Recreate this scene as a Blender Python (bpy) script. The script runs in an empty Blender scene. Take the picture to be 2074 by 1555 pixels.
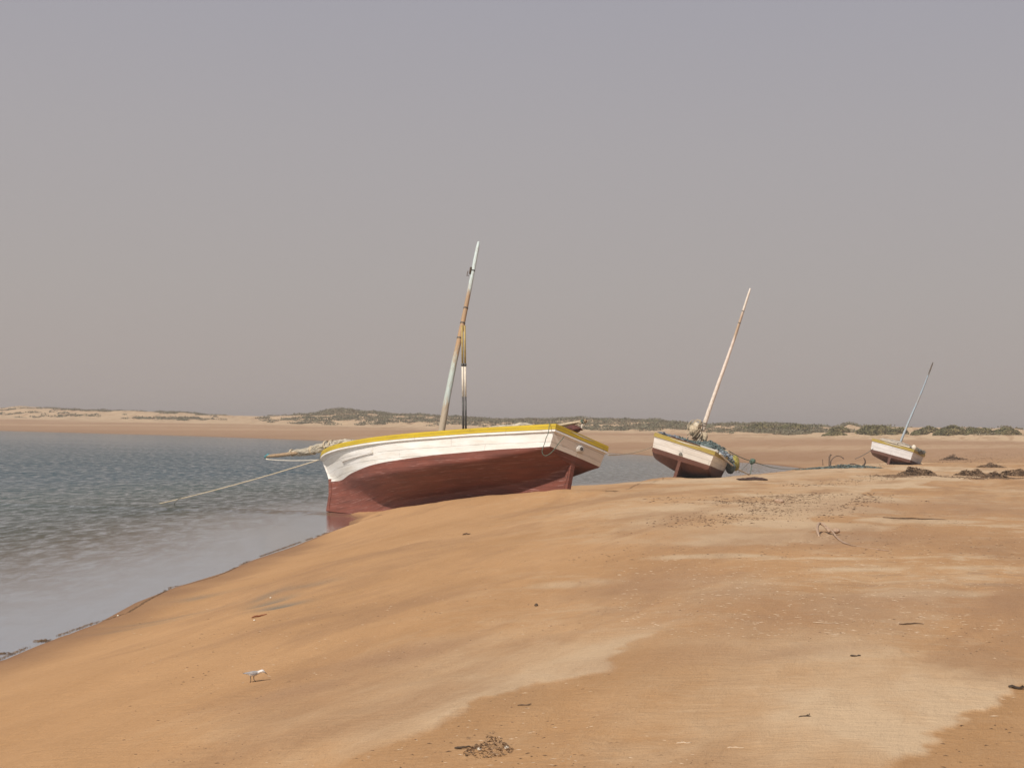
import bpy, bmesh, math, random
import numpy as np
from mathutils import Vector, Matrix, Euler

# ------------------------------------------------------------------ camera, sky, sun, exposure
scene = bpy.context.scene
COL = scene.collection
R = math.radians
FPX, IW, IH = 2800.0, 2074.0, 1555.0
EYE = 2.5
PITCH = math.atan(89 / FPX); ROLL = R(1.19)
CAM_M = Matrix.Rotation(math.pi / 2 + PITCH, 3, 'X') @ Matrix.Rotation(ROLL, 3, 'Z')
cam_data = bpy.data.cameras.new('camera')
cam_data.sensor_width = 36; cam_data.lens = FPX / IW * 36
cam_data.clip_start = 0.1; cam_data.clip_end = 12000
cam = bpy.data.objects.new('camera', cam_data); COL.objects.link(cam)
cam.matrix_world = Matrix.Translation((0, 0, EYE)) @ CAM_M.to_4x4()
scene.camera = cam

SUN_EL = R(47); SH = Vector((-0.58, -0.815)).normalized()      # horizontal direction towards the sun
world = bpy.data.worlds.new('World'); scene.world = world; world.use_nodes = True
wn = world.node_tree.nodes; wl = world.node_tree.links; wn.clear()
wo = wn.new('ShaderNodeOutputWorld'); bg = wn.new('ShaderNodeBackground')
sky = wn.new('ShaderNodeTexSky'); sky.sky_type = 'NISHITA'; sky.sun_disc = False
sky.sun_elevation = SUN_EL; sky.sun_rotation = math.atan2(SH.x, SH.y); sky.dust_density = 6; sky.air_density = 1.0
sk = wn.new('ShaderNodeVectorMath'); sk.operation = 'SCALE'; sk.inputs[3].default_value = 0.08
wl.new(sky.outputs[0], sk.inputs[0])
tc = wn.new('ShaderNodeTexCoord'); sp = wn.new('ShaderNodeSeparateXYZ'); wl.new(tc.outputs['Generated'], sp.inputs[0])
rp = wn.new('ShaderNodeValToRGB'); wl.new(sp.outputs[2], rp.inputs[0])
cr = rp.color_ramp
cr.elements[0].position = 0.0; cr.elements[0].color = (0.449, 0.389, 0.359, 1)
cr.elements[1].position = 0.75; cr.elements[1].color = (0.20, 0.215, 0.27, 1)
e = cr.elements.new(0.10); e.color = (0.435, 0.397, 0.382, 1)
e = cr.elements.new(0.20); e.color = (0.417, 0.391, 0.400, 1)
e = cr.elements.new(0.30); e.color = (0.386, 0.373, 0.411, 1)
mx = wn.new('ShaderNodeMix'); mx.data_type = 'RGBA'; mx.inputs[0].default_value = 0.93
wl.new(sk.outputs[0], mx.inputs[6]); wl.new(rp.outputs[0], mx.inputs[7])
wl.new(mx.outputs[2], bg.inputs[0]); bg.inputs[1].default_value = 1.0
wl.new(bg.outputs[0], wo.inputs[0])

sun_d = bpy.data.lights.new('sun', 'SUN'); sun_d.energy = 4.6; sun_d.angle = R(1.2); sun_d.color = (1.0, 0.945, 0.865)
sun = bpy.data.objects.new('sun', sun_d); COL.objects.link(sun)
sdir = Vector((SH.x * math.cos(SUN_EL), SH.y * math.cos(SUN_EL), math.sin(SUN_EL)))
sun.rotation_euler = sdir.to_track_quat('Z', 'Y').to_euler(); sun.location = (-20, -20, 30)
vs = scene.view_settings
vs.view_transform = 'Standard'; vs.look = 'None'; vs.exposure = 0.0; vs.gamma = 1.0; vs.use_curve_mapping = False

# ------------------------------------------------------------------ helpers
rng = np.random.default_rng(7); random.seed(7)
CM = np.array(CAM_M)
def raydir(px, py):
    d = CM @ np.array([(px - IW / 2) / FPX, -(py - IH / 2) / FPX, -1.0]); return d / d[1]
def at(px, py, Y):
    d = raydir(px, py) * Y; return Vector((d[0], d[1], d[2] + EYE))
def smooth(a, b, x):
    t = np.clip((x - a) / (b - a), 0, 1); return t * t * (3 - 2 * t)
def _hash(ix, iy, seed):
    h = (ix.astype(np.int64) * 374761393 + iy.astype(np.int64) * 668265263 + seed * 974634777) & 0xFFFFFFFF
    h = ((h ^ (h >> 13)) * 1274126177) & 0xFFFFFFFF
    return ((h ^ (h >> 16)) & 0xFFFF) / 65535.0
def vnoise(x, y, seed=0):
    ix = np.floor(x); iy = np.floor(y); fx = x - ix; fy = y - iy
    fx = fx * fx * (3 - 2 * fx); fy = fy * fy * (3 - 2 * fy)
    a = _hash(ix, iy, seed); b = _hash(ix + 1, iy, seed); c = _hash(ix, iy + 1, seed); d = _hash(ix + 1, iy + 1, seed)
    return (a + (b - a) * fx) * (1 - fy) + (c + (d - c) * fx) * fy
def fbm(x, y, seed=0, o=4):
    s = 0; a = 0.5; t = 0
    for i in range(o):
        s = s + a * vnoise(x * 2 ** i + 17 * i, y * 2 ** i + 5 * i, seed + i); t += a; a *= 0.5
    return s / t

def tag(o, label=None, cat=None, group=None, kind=None):
    if label: o['label'] = label
    if cat: o['category'] = cat
    if group: o['group'] = group
    if kind: o['kind'] = kind
    return o
def empty(name, M=None):
    o = bpy.data.objects.new(name, None); COL.objects.link(o); o.empty_display_size = 0.3
    if M is not None: o.matrix_world = M
    return o
def mesh_obj(name, verts, faces, mat, parent=None, uvs=None, smooth_sh=True, mats=None, fmi=None):
    me = bpy.data.meshes.new(name); me.from_pydata([tuple(v) for v in verts], [], faces)
    for m in (mats if mats else [mat]): me.materials.append(m)
    if fmi is not None: me.polygons.foreach_set('material_index', fmi)
    if uvs is not None:
        uv = me.uv_layers.new(name='UVMap')
        li = np.zeros(len(me.loops), dtype=np.int32); me.loops.foreach_get('vertex_index', li)
        uv.data.foreach_set('uv', np.array(uvs, dtype=np.float32)[li].ravel())
    me.polygons.foreach_set('use_smooth', [smooth_sh] * len(me.polygons)); me.update()
    o = bpy.data.objects.new(name, me); COL.objects.link(o)
    if parent: o.parent = parent
    return o
class MB:
    def __init__(s): s.v = []; s.f = []; s.uv = []
    def add(s, v, f, uv=None):
        n = len(s.v); s.v += [tuple(p) for p in v]; s.f += [tuple(i + n for i in q) for q in f]
        s.uv += (uv if uv is not None else [(0, 0)] * len(v))
    def tube(s, pts, rad, n=8, cap=True, lump=0, seed=0, flat=1.0):
        pts = [Vector(p) for p in pts]; m = len(pts)
        if not hasattr(rad, '__len__'): rad = [rad] * m
        v = []; uv = []; L = 0; up = None; rr = random.Random(seed)
        for i, p in enumerate(pts):
            t = (pts[min(i + 1, m - 1)] - pts[max(i - 1, 0)]).normalized()
            if up is None:
                up = Vector((0, 0, 1)) if abs(t.z) < 0.9 else Vector((1, 0, 0))
            x = t.cross(up).normalized(); y = x.cross(t).normalized(); up = y
            if i: L += (p - pts[i - 1]).length
            for k in range(n):
                a = 2 * math.pi * k / n; r_ = rad[i] * (1 + lump * (rr.random() - 0.5))
                v.append(p + x * math.cos(a) * r_ + y * math.sin(a) * r_ * flat); uv.append((k / n, L))
        f = [(i * n + k, i * n + (k + 1) % n, (i + 1) * n + (k + 1) % n, (i + 1) * n + k) for i in range(m - 1) for k in range(n)]
        if cap: f.append(tuple(reversed(range(n)))); f.append(tuple((m - 1) * n + k for k in range(n)))
        s.add(v, f, uv)
    def box(s, c, d, rot=None, bev=0):
        c = Vector(c); x, y, z = [q / 2 for q in d]; v = []
        for sx in (-1, 1):
            for sy in (-1, 1):
                for sz in (-1, 1):
                    p = Vector((sx * x, sy * y, sz * z))
                    if rot is not None: p = rot @ p
                    v.append(c + p)
        s.add(v, [(0, 1, 3, 2), (4, 6, 7, 5), (0, 4, 5, 1), (2, 3, 7, 6), (0, 2, 6, 4), (1, 5, 7, 3)])
    def build(s, name, mat, parent=None, smooth_sh=True):
        return mesh_obj(name, s.v, s.f, mat, parent, s.uv, smooth_sh)
def catmull(pts, n=8):
    P = [Vector(p) for p in pts]; P = [P[0] * 2 - P[1]] + P + [P[-1] * 2 - P[-2]]; out = []
    for i in range(1, len(P) - 2):
        for k in range(n):
            t = k / n
            out.append(0.5 * ((2 * P[i]) + (P[i + 1] - P[i - 1]) * t + (2 * P[i - 1] - 5 * P[i] + 4 * P[i + 1] - P[i + 2]) * t * t + (3 * P[i] - P[i - 1] - 3 * P[i + 1] + P[i + 2]) * t ** 3))
    out.append(P[-2]); return out

# ------------------------------------------------------------------ materials
def mat_new(name):
    m = bpy.data.materials.new(name); m.use_nodes = True; nt = m.node_tree
    b = nt.nodes['Principled BSDF']; return m, nt, b
def N(nt, t, **kw):
    n = nt.nodes.new(t)
    for k, v in kw.items(): setattr(n, k, v)
    return n
def mixc(nt, fac, a, b, mode='MIX'):
    m = N(nt, 'ShaderNodeMix', data_type='RGBA', blend_type=mode)
    for i, s in ((0, fac), (6, a), (7, b)):
        if hasattr(s, 'links') or hasattr(s, 'is_linked'): nt.links.new(s, m.inputs[i])
        else: m.inputs[i].default_value = s if i == 0 else (*s, 1)
    return m.outputs[2]
def ramp(nt, fac, stops, interp='LINEAR'):
    r = N(nt, 'ShaderNodeValToRGB'); r.color_ramp.interpolation = interp; nt.links.new(fac, r.inputs[0])
    while len(r.color_ramp.elements) < len(stops): r.color_ramp.elements.new(0.5)
    for e, (p, c) in zip(r.color_ramp.elements, stops):
        e.position = p; e.color = (*c, 1) if hasattr(c, '__len__') else (c, c, c, 1)
    return r.outputs[0]
def noise(nt, vec, scale, detail=4, rough=0.55, sc=None, dist=0):
    n = N(nt, 'ShaderNodeTexNoise'); n.inputs['Scale'].default_value = scale; n.inputs['Detail'].default_value = detail
    n.inputs['Roughness'].default_value = rough; n.inputs['Distortion'].default_value = dist
    if sc:
        m = N(nt, 'ShaderNodeMapping'); m.inputs['Scale'].default_value = sc; nt.links.new(vec, m.inputs[0]); vec = m.outputs[0]
    nt.links.new(vec, n.inputs['Vector']); return n.outputs[0]
def coord(nt, which='Object'):
    return N(nt, 'ShaderNodeTexCoord').outputs[which]
def bump(nt, h, strength, dist, prev=None):
    b = N(nt, 'ShaderNodeBump'); b.inputs['Strength'].default_value = strength; b.inputs['Distance'].default_value = dist
    nt.links.new(h, b.inputs['Height'])
    if prev is not None: nt.links.new(prev, b.inputs['Normal'])
    return b.outputs[0]
def simple(name, c1, c2, scale=6, rough=0.8, bs=0.3, bd=0.01, sc=None, which='Object', detail=5):
    m, nt, b = mat_new(name); v = coord(nt, which)
    n = noise(nt, v, scale, detail, 0.6, sc)
    nt.links.new(ramp(nt, n, [(0.32, c1), (0.68, c2)]), b.inputs['Base Color'])
    b.inputs['Roughness'].default_value = rough
    nt.links.new(bump(nt, n, bs, bd), b.inputs['Normal'])
    return m
def paint(name, col, dark, scratch=None, seam=0.19, seam_str=0.5, rough=0.55, worn=0.62, plank=1):
    """painted planking, UV = metres along and metres down from the sheer"""
    m, nt, b = mat_new(name); uv = coord(nt, 'UV')
    n1 = noise(nt, uv, 3.0, 6, 0.65, (0.35, 1.6, 1)); n2 = noise(nt, uv, 14, 5, 0.7, (0.25, 2.5, 1))
    c = mixc(nt, ramp(nt, n1, [(0.35, 0.0), (0.66, 0.85)]), col, dark)
    if scratch:
        s = ramp(nt, noise(nt, uv, 9, 6, 0.75, (0.12, 3.2, 1), 0.6), [(worn, 0.0), (worn + 0.06, 0.75)])
        c = mixc(nt, s, c, scratch)
    n3 = ramp(nt, n2, [(0.6, 0.0), (0.78, 0.35)]); c = mixc(nt, n3, c, tuple(q * 0.55 for q in dark))
    if plank:
        br = N(nt, 'ShaderNodeTexBrick'); nt.links.new(uv, br.inputs['Vector']); br.offset = 0.37
        br.inputs['Scale'].default_value = 1.0; br.inputs['Brick Width'].default_value = 3.1
        br.inputs['Row Height'].default_value = seam; br.inputs['Mortar Size'].default_value = 0.011; br.inputs['Mortar Smooth'].default_value = 0.4
        bm_ = N(nt, 'ShaderNodeMath', operation='MULTIPLY'); nt.links.new(br.outputs['Fac'], bm_.inputs[0])
        nt.links.new(ramp(nt, n1, [(0.36, 0.15), (0.58, seam_str)]), bm_.inputs[1])
        c = mixc(nt, bm_.outputs[0], c, tuple(q * 0.35 for q in dark))
        inv = N(nt, 'ShaderNodeMath', operation='SUBTRACT'); inv.inputs[0].default_value = 1; nt.links.new(br.outputs['Fac'], inv.inputs[1])
        nb = bump(nt, inv.outputs[0], 0.5, 0.008); nb = bump(nt, n2, 0.25, 0.01, nb)
    else: nb = bump(nt, n2, 0.3, 0.01)
    nt.links.new(c, b.inputs['Base Color']); b.inputs['Roughness'].default_value = rough
    nt.links.new(nb, b.inputs['Normal']); return m
M = {}
M['white'] = paint('white_paint', (0.72, 0.69, 0.65), (0.58, 0.53, 0.46), (0.36, 0.32, 0.27), worn=0.60)
M['white2'] = paint('chalky_white_paint', (0.76, 0.71, 0.65), (0.60, 0.54, 0.47), (0.34, 0.29, 0.24), worn=0.59)
M['white3'] = paint('cool_white_paint', (0.76, 0.75, 0.76), (0.6, 0.58, 0.57), (0.34, 0.31, 0.29), worn=0.59)
M['yellow'] = paint('yellow_paint', (0.52, 0.365, 0.014), (0.40, 0.275, 0.014), (0.25, 0.19, 0.06), seam=5, worn=0.62, rough=0.5)
M['yellow2'] = paint('faded_yellow_paint', (0.42, 0.30, 0.03), (0.30, 0.22, 0.05), (0.17, 0.13, 0.08), seam=5, worn=0.53)
M['red'] = paint('red_oxide_paint', (0.170, 0.044, 0.025), (0.100, 0.028, 0.017), (0.34, 0.19, 0.16), worn=0.57, seam=0.17, rough=0.72, seam_str=0.35)
M['red2'] = paint('rusty_red_paint', (0.145, 0.052, 0.030), (0.10, 0.038, 0.025), (0.24, 0.13, 0.085), worn=0.60, seam=0.17, rough=0.75)
M['red3'] = paint('brown_red_paint', (0.15, 0.070, 0.05), (0.11, 0.053, 0.04), (0.25, 0.16, 0.12), worn=0.60, seam=0.17, rough=0.75)
M['deck'] = simple('weathered_deck', (0.26, 0.2, 0.14), (0.42, 0.35, 0.27), 5, 0.85, 0.4, 0.01, (0.4, 3, 3))
M['wood'] = simple('bare_wood', (0.20, 0.125, 0.07), (0.40, 0.28, 0.17), 6, 0.8, 0.5, 0.01, (5, 5, 0.6))
M['greywood'] = simple('grey_wood', (0.09, 0.06, 0.042), (0.19, 0.13, 0.09), 9, 0.85, 0.5, 0.01)
M['poleyellow'] = simple('ochre_paint', (0.30, 0.21, 0.07), (0.42, 0.31, 0.11), 9, 0.7, 0.3, 0.01)
M['darkwood'] = simple('dark_wood', (0.035, 0.024, 0.016), (0.10, 0.065, 0.04), 9, 0.85, 0.5, 0.01)
M['rope'] = simple('pale_rope', (0.36, 0.28, 0.18), (0.6, 0.5, 0.36), 40, 0.9, 0.6, 0.01)
M['ropewhite'] = simple('white_rope', (0.55, 0.48, 0.38), (0.75, 0.68, 0.57), 40, 0.9, 0.6, 0.01)
M['ropegreen'] = simple('green_rope', (0.045, 0.085, 0.06), (0.12, 0.17, 0.13), 30, 0.9, 0.6, 0.01)
M['ropedark'] = simple('dark_rope', (0.07, 0.07, 0.06), (0.2, 0.19, 0.16), 30, 0.9, 0.6, 0.01)
M['net'] = simple('fishing_net', (0.055, 0.080, 0.078), (0.19, 0.235, 0.22), 9, 0.9, 1.0, 0.06)
M['netblue'] = simple('blue_grey_net', (0.13, 0.16, 0.19), (0.33, 0.36, 0.39), 12, 0.9, 1.0, 0.05)
M['maroon'] = simple('maroon_cloth', (0.06, 0.018, 0.015), (0.13, 0.04, 0.03), 9, 0.85, 0.6, 0.02)
M['teal'] = simple('teal_cord', (0.03, 0.14, 0.16), (0.08, 0.24, 0.26), 20, 0.8, 0.4, 0.01)
M['metal'] = simple('dull_metal', (0.03, 0.03, 0.03), (0.10, 0.09, 0.08), 20, 0.5, 0.2, 0.005)
M['weed'] = simple('dry_seaweed', (0.05, 0.030, 0.018), (0.19, 0.115, 0.062), 7, 0.95, 0.4, 0.02)
M['weedpale'] = simple('brown_seaweed', (0.085, 0.052, 0.03), (0.30, 0.19, 0.11), 9, 0.95, 0.4, 0.02)
M['netyellow'] = simple('yellow_green_net', (0.14, 0.14, 0.03), (0.42, 0.34, 0.08), 9, 0.9, 1.0, 0.05)
M['rag'] = simple('black_rag', (0.028, 0.015, 0.012), (0.08, 0.04, 0.03), 7, 0.95, 0.4, 0.02)
M['shell'] = simple('pale_straw', (0.48, 0.35, 0.23), (0.60, 0.48, 0.35), 3, 0.8, 0.1, 0.01)
M['rust'] = simple('red_brown_stick', (0.16, 0.05, 0.02), (0.3, 0.10, 0.04), 20, 0.85, 0.6, 0.01)
M['pebble'] = simple('pale_stone', (0.30, 0.19, 0.12), (0.44, 0.31, 0.22), 20, 0.85, 0.6, 0.01)

def cloth(name, c1, c2):
    m, nt, b = mat_new(name); uv = coord(nt, 'UV'); v = coord(nt)
    w = N(nt, 'ShaderNodeTexWave'); w.inputs['Scale'].default_value = 1.2; w.inputs['Distortion'].default_value = 5; w.inputs['Detail'].default_value = 3; w.inputs['Detail Scale'].default_value = 2
    mp = N(nt, 'ShaderNodeMapping'); mp.inputs['Scale'].default_value = (6, 1.3, 1); mp.inputs['Rotation'].default_value = (0, 0, 0.7)
    nt.links.new(uv, mp.inputs[0]); nt.links.new(mp.outputs[0], w.inputs['Vector'])
    n = noise(nt, v, 7, 5)
    nt.links.new(mixc(nt, ramp(nt, n, [(0.35, 0), (0.7, 1)]), c1, c2), b.inputs['Base Color'])
    b.inputs['Roughness'].default_value = 0.9
    nt.links.new(bump(nt, n, 0.5, 0.05, bump(nt, w.outputs[0], 0.8, 0.05)), b.inputs['Normal']); return m
M['sail'] = cloth('sailcloth', (0.62, 0.55, 0.43), (0.44, 0.36, 0.26))
M['cloth'] = cloth('pale_cloth', (0.70, 0.62, 0.52), (0.5, 0.42, 0.33))

def mast_mat(name, stops, L):
    m, nt, b = mat_new(name); uv = coord(nt, 'UV'); s = N(nt, 'ShaderNodeSeparateXYZ'); nt.links.new(uv, s.inputs[0])
    v = coord(nt)
    n = noise(nt, uv, 5, 5, 0.7, (3, 0.8, 1)); n2 = noise(nt, uv, 8, 6, 0.75, (5, 0.8, 1), 0.5)
    a = N(nt, 'ShaderNodeMath', operation='MULTIPLY_ADD'); nt.links.new(n, a.inputs[0]); a.inputs[1].default_value = 2.4; nt.links.new(s.outputs[1], a.inputs[2])
    d = N(nt, 'ShaderNodeMath', operation='MULTIPLY_ADD'); nt.links.new(a.outputs[0], d.inputs[0]); d.inputs[1].default_value = 1.0 / L; d.inputs[2].default_value = -0.75 / L
    c = ramp(nt, d.outputs[0], stops)
    c = mixc(nt, ramp(nt, n2, [(0.50, 0.0), (0.60, 0.85)]), c, (0.29, 0.21, 0.14))
    nt.links.new(c, b.inputs['Base Color']); b.inputs['Roughness'].default_value = 0.75
    nt.links.new(bump(nt, n2, 0.6, 0.012), b.inputs['Normal']); return m

def leaf_mat(name, c1, c2, c3):
    m, nt, b = mat_new(name); v = coord(nt)
    n = noise(nt, v, 0.35, 4, 0.6); n2 = noise(nt, v, 6, 3, 0.6)
    c = mixc(nt, ramp(nt, n2, [(0.35, 0), (0.65, 1)]), c1, c2)
    c = mixc(nt, ramp(nt, n, [(0.45, 0), (0.65, 0.8)]), c, c3)
    nt.links.new(c, b.inputs['Base Color']); b.inputs['Roughness'].default_value = 0.85; return m
M['scrub'] = leaf_mat('scrub_leaf', (0.115, 0.11, 0.06), (0.165, 0.148, 0.085), (0.22, 0.165, 0.105))
M['shrub'] = leaf_mat('shrub_leaf', (0.095, 0.09, 0.03), (0.18, 0.155, 0.06), (0.24, 0.18, 0.08))

# ------------------------------------------------------------------ terrain
NEAR = [(-14, -400), (-14, -60), (-9, -10), (-6.5, 5), (-5.23, 14.4), (-5.2, 15.6), (-5.07, 17.0), (-5.15, 19.0), (-5.06, 20.8), (-4.78, 23), (-4.69, 25.3), (-4.4, 28.3), (-4.19, 31.7),
        (-3.85, 35), (-3.62, 38.8), (-2.6, 42), (-0.3, 48), (3.4, 55), (7.0, 62), (10.5, 69), (13.6, 76), (17, 84), (19.6, 91), (21.1, 97.5)]
FAR = [(21.1, 97.5), (21.0, 104), (20.7, 110.2), (18.8, 118.3), (15.5, 131), (12.7, 145), (4, 160), (-12, 186), (-29, 208), (-53.4, 236), (-96, 259.5), (-150, 290), (-300, 340), (-800, 420), (-2000, 500)]
POLY = NEAR + FAR[1:] + [(-2000, -400)]
def seg_dist(x, y, pl):
    d = np.full(x.shape, 1e9)
    for (ax, ay), (bx, by) in zip(pl[:-1], pl[1:]):
        vx, vy = bx - ax, by - ay
        t = np.clip(((x - ax) * vx + (y - ay) * vy) / (vx * vx + vy * vy), 0, 1)
        d = np.minimum(d, np.hypot(x - ax - t * vx, y - ay - t * vy))
    return d
def inside(x, y, poly):
    r_ = np.zeros(x.shape, bool)
    for (ax, ay), (bx, by) in zip(poly, poly[1:] + poly[:1]):
        if ay == by: continue
        c = ((ay > y) != (by > y)) & (x < (bx - ax) * (y - ay) / (by - ay) + ax); r_ ^= c
    return r_
TOPS = [(-400, 832), (0, 828), (50, 823), (150, 830), (280, 834), (370, 836), (420, 841), (540, 845), (600, 841), (640, 838), (685, 829), (735, 832), (790, 838), (1000, 850), (1130, 851), (1180, 847), (1260, 851), (1330, 852), (1400, 861), (1480, 862), (1580, 860),
        (1650, 866), (1690, 867), (1720, 861), (1745, 869), (1790, 865), (1850, 867), (1950, 868), (2050, 870), (2090, 877), (2500, 880)]
_tx = np.array([(p[0] - IW / 2) / FPX for p in TOPS]); _tyh = np.array([866.5 + (p[0] - IW / 2) * 0.0207 - p[1] for p in TOPS]) / FPX
# keel lines of the three boats: (x, y, z) stern foot and bow foot
BOATS = {
 1: dict(pos=(1.371, 32.634, 1.036), yaw=2.337, heel=0.285, pitch=0.108, L=9.73),
 2: dict(pos=(6.679, 56.332, 0.571), yaw=1.287, heel=0.281, pitch=0.054, L=7.77),
 3: dict(pos=(21.62, 79.441, 0.690), yaw=1.173, heel=0.25, pitch=0.065, L=7.83)}
def boat_matrix(k):
    b = BOATS[k]
    return Matrix.Translation(b['pos']) @ Matrix.Rotation(b['yaw'], 4, 'Z') @ Matrix.Rotation(b['pitch'], 4, 'Y') @ Matrix.Rotation(b['heel'], 4, 'X')
def terrain(x, y, fine=True):
    x = np.asarray(x, float); y = np.asarray(y, float)
    dn = seg_dist(x, y, NEAR); df = seg_dist(x, y, FAR); ins = inside(x, y, POLY)
    wob = (fbm(x * 0.9, y * 0.5, 3, 3) - 0.5)
    s = smooth(27, 34, y)
    plat = 0.98 + 0.10 * np.exp(-((y - 33) / 6) ** 2) - 0.25 * smooth(40, 48, y) * (1 - smooth(66, 84, y))
    dnw = np.maximum(dn + wob * 0.25 * smooth(0.3, 2, dn), 0)
    zn = plat * ((1 - s) * (0.35 * smooth(0, 3.4, dnw) + 0.65 * smooth(0.5, 8.5, dnw)) + s * (1 - np.exp(-dnw / (3.4 - 1.3 * smooth(38, 48, y)))))
    zn = zn + 0.10 * smooth(8, 30, dn) * (fbm(x * 0.12, y * 0.12, 9, 3) * 2 - 0.8)
    zn = (zn + 0.035 * smooth(0, 0.3, dn)) * (1 - np.exp(-df / 5.0))
    r = np.hypot(x, y); u = x / np.maximum(y, 1)
    zf = 2.35 * (1 - np.exp(-df / 70)) / (1 - math.exp(-80 / 70.)) 
    zf = np.minimum(zf, 2.45) + 0.12 * smooth(5, 30, df) * (fbm(x * 0.03, y * 0.06, 21, 3) - 0.5) * 2
    ztop = EYE + np.interp(u, _tx, _tyh) * r
    rise = smooth(74, 112, df + 22 * (fbm(x * 0.02, y * 0.05, 31, 3) - 0.5))
    rg = fbm(x * 0.09, y * 0.12, 41, 4); rg2 = 1 - np.abs(fbm(x * 0.05, y * 0.07, 45, 3) * 2 - 1)
    top = 2.45 + np.maximum(ztop - 2.45, 0.2) * (0.62 + 0.22 * rg2 + 0.30 * (rg - 0.35))
    zf = zf + rise * (top - zf) * smooth(-2, 2, y)
    hum = smooth(0.46, 0.66, fbm(x * 0.22, y * 0.22, 51, 3)) * smooth(55, 80, df)
    zf = zf + hum * 0.35
    w = smooth(84, 110, y)
    zl = (1 - w) * zn + w * zf
    dw = np.minimum(dn, df)
    zw = -(0.055 * dw + 0.02 * smooth(0, 0.6, dw)) ; zw = np.maximum(zw, -2.5)
    z = np.where(ins, zw, zl)
    for k, b in BOATS.items():                                   # sand lies up against the keels
        c, s_ = math.cos(b['yaw']), math.sin(b['yaw']); px, py, pz = b['pos']
        q = (x - px) * c + (y - py) * s_; e = -(x - px) * s_ + (y - py) * c
        qq = np.clip(q, -0.6, b['L'] * 0.97); kz = pz - np.sin(b['pitch']) * np.clip(q, 0, b['L']) + 0.06 - np.interp(q / b['L'], [0, .3, .5, .73, .87, 1], [0, .04, .12, .15, .12, 0])
        wd = 1.3 - 0.85 * smooth(5.5, 7.5, q) * (1 if k == 1 else 0)
        g = np.exp(-(e / wd) ** 2) * np.exp(-((q - qq) / 0.6) ** 2) * 0.96
        if k == 1: g = g * smooth(-0.03, 0.06, kz - 0.06)
        g = g * smooth(-0.25, -0.02, kz - 0.05)
        z = z + g * (np.maximum(kz, -0.3) - z)
    if fine:
        near = 1 - smooth(60, 110, r); land = smooth(0.0, 0.25, z)
        z = z + near * land * (0.055 * (fbm((x * .38 + y * .92) * 0.22, (y * .38 - x * .92) * 0.75, 61, 4) - 0.5) * 2 + 0.014 * (fbm((x * .38 + y * .92) * 1.3, (y * .38 - x * .92) * 3, 71, 3) - 0.5) * 2)
    return z
def tz(x, y): return float(terrain(np.array([x]), np.array([y]))[0])
def ground(px, py, lo=4.0, hi=400.0):
    """first hit of the photo ray with the terrain"""
    d = raydir(px, py); Y = np.geomspace(lo, hi, 4000)
    z = terrain(d[0] * Y, Y); rz = EYE + d[2] * Y; hit = np.nonzero(rz <= z)[0]
    i = hit[0] if len(hit) else len(Y) - 1
    if i > 0:
        a, b_ = Y[i - 1], Y[i]; fa = (EYE + d[2] * a) - z[i - 1]; fb = rz[i] - z[i]; yy = a + (b_ - a) * fa / max(fa - fb, 1e-9)
    else: yy = Y[0]
    return Vector((d[0] * yy, yy, tz(d[0] * yy, yy)))
def gpoly(pts): return [tuple(ground(*p)[:2]) for p in pts]

az = np.concatenate([np.arange(-180, -40, 4), np.arange(-40, -22, 0.3), np.arange(-22, 22, 0.062), np.arange(22, 40, 0.3), np.arange(40, 180, 4)])
rr = np.concatenate([[0.02, 1, 2, 3], np.geomspace(3.6, 420, 610), np.geomspace(430, 1650, 26)])
A, RR = np.meshgrid(np.radians(az), rr, indexing='ij')
GX = RR * np.sin(A); GY = RR * np.cos(A); GZ = terrain(GX, GY)
na, nr = A.shape
# colour masks (what the sand is made of there): pale dry sheets with sharp lee edges, wet margin, dark mineral sand
def edge_mask(pl, tau, side=1, endfade=1.5):
    d = np.full(GX.shape, 1e9); sg = np.zeros(GX.shape); tt = np.zeros(GX.shape)
    Ls = [math.dist(a, b) for a, b in zip(pl[:-1], pl[1:])]; tot = sum(Ls); acc = 0
    for (ax, ay), (bx, by), L_ in zip(pl[:-1], pl[1:], Ls):
        vx, vy = bx - ax, by - ay; t = np.clip(((GX - ax) * vx + (GY - ay) * vy) / (vx * vx + vy * vy), 0, 1)
        q = np.hypot(GX - ax - t * vx, GY - ay - t * vy); c = vx * (GY - ay) - vy * (GX - ax)
        m = q < d; d = np.where(m, q, d); sg = np.where(m, np.sign(c), sg); tt = np.where(m, acc + t * L_, tt); acc += L_
    sd = d * sg * side + 0.11 * (fbm(GX * 5.5, GY * 4, 81, 5) - 0.5) * 2 + 0.25 * (fbm(GX * 0.8, GY * 0.8, 83, 2) - 0.5)
    f = smooth(0, endfade, tt) * smooth(0, endfade, tot - tt)
    return smooth(-0.02, 0.07, sd) * np.exp(-np.maximum(sd, 0) / tau) * f, smooth(0.03, -0.02, sd) * np.exp(-np.maximum(-sd, 0) / 1.1) * f
nearm = (1 - smooth(90, 130, RR))
e1, o1 = edge_mask(gpoly([(560, 1640), (700, 1552), (830, 1500), (920, 1440), (980, 1412), (1100, 1385), (1200, 1362), (1240, 1325), (1290, 1300), (1370, 1262), (1440, 1240)]), 1.1, endfade=2.2)
e2, o2 = edge_mask(gpoly([(1700, 1640), (1800, 1552), (1870, 1525), (1912, 1486), (1990, 1438), (2074, 1400), (2160, 1370), (2260, 1340)]), 1.6)
e3, o3 = edge_mask(gpoly([(1400, 1120), (1500, 1100), (1655, 1092), (1640, 1050), (1735, 1010), (1780, 988), (1900, 972), (2074, 962), (2200, 950)]), 3.2, endfade=3)
GU = GX * .38 + GY * .92; GW = GY * .38 - GX * .92
streak = fbm(GU * 0.16, GW * 0.62, 91, 5); streak2 = fbm(GX * 1.4 + GY * 0.2, GY * 0.9, 95, 4)
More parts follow.
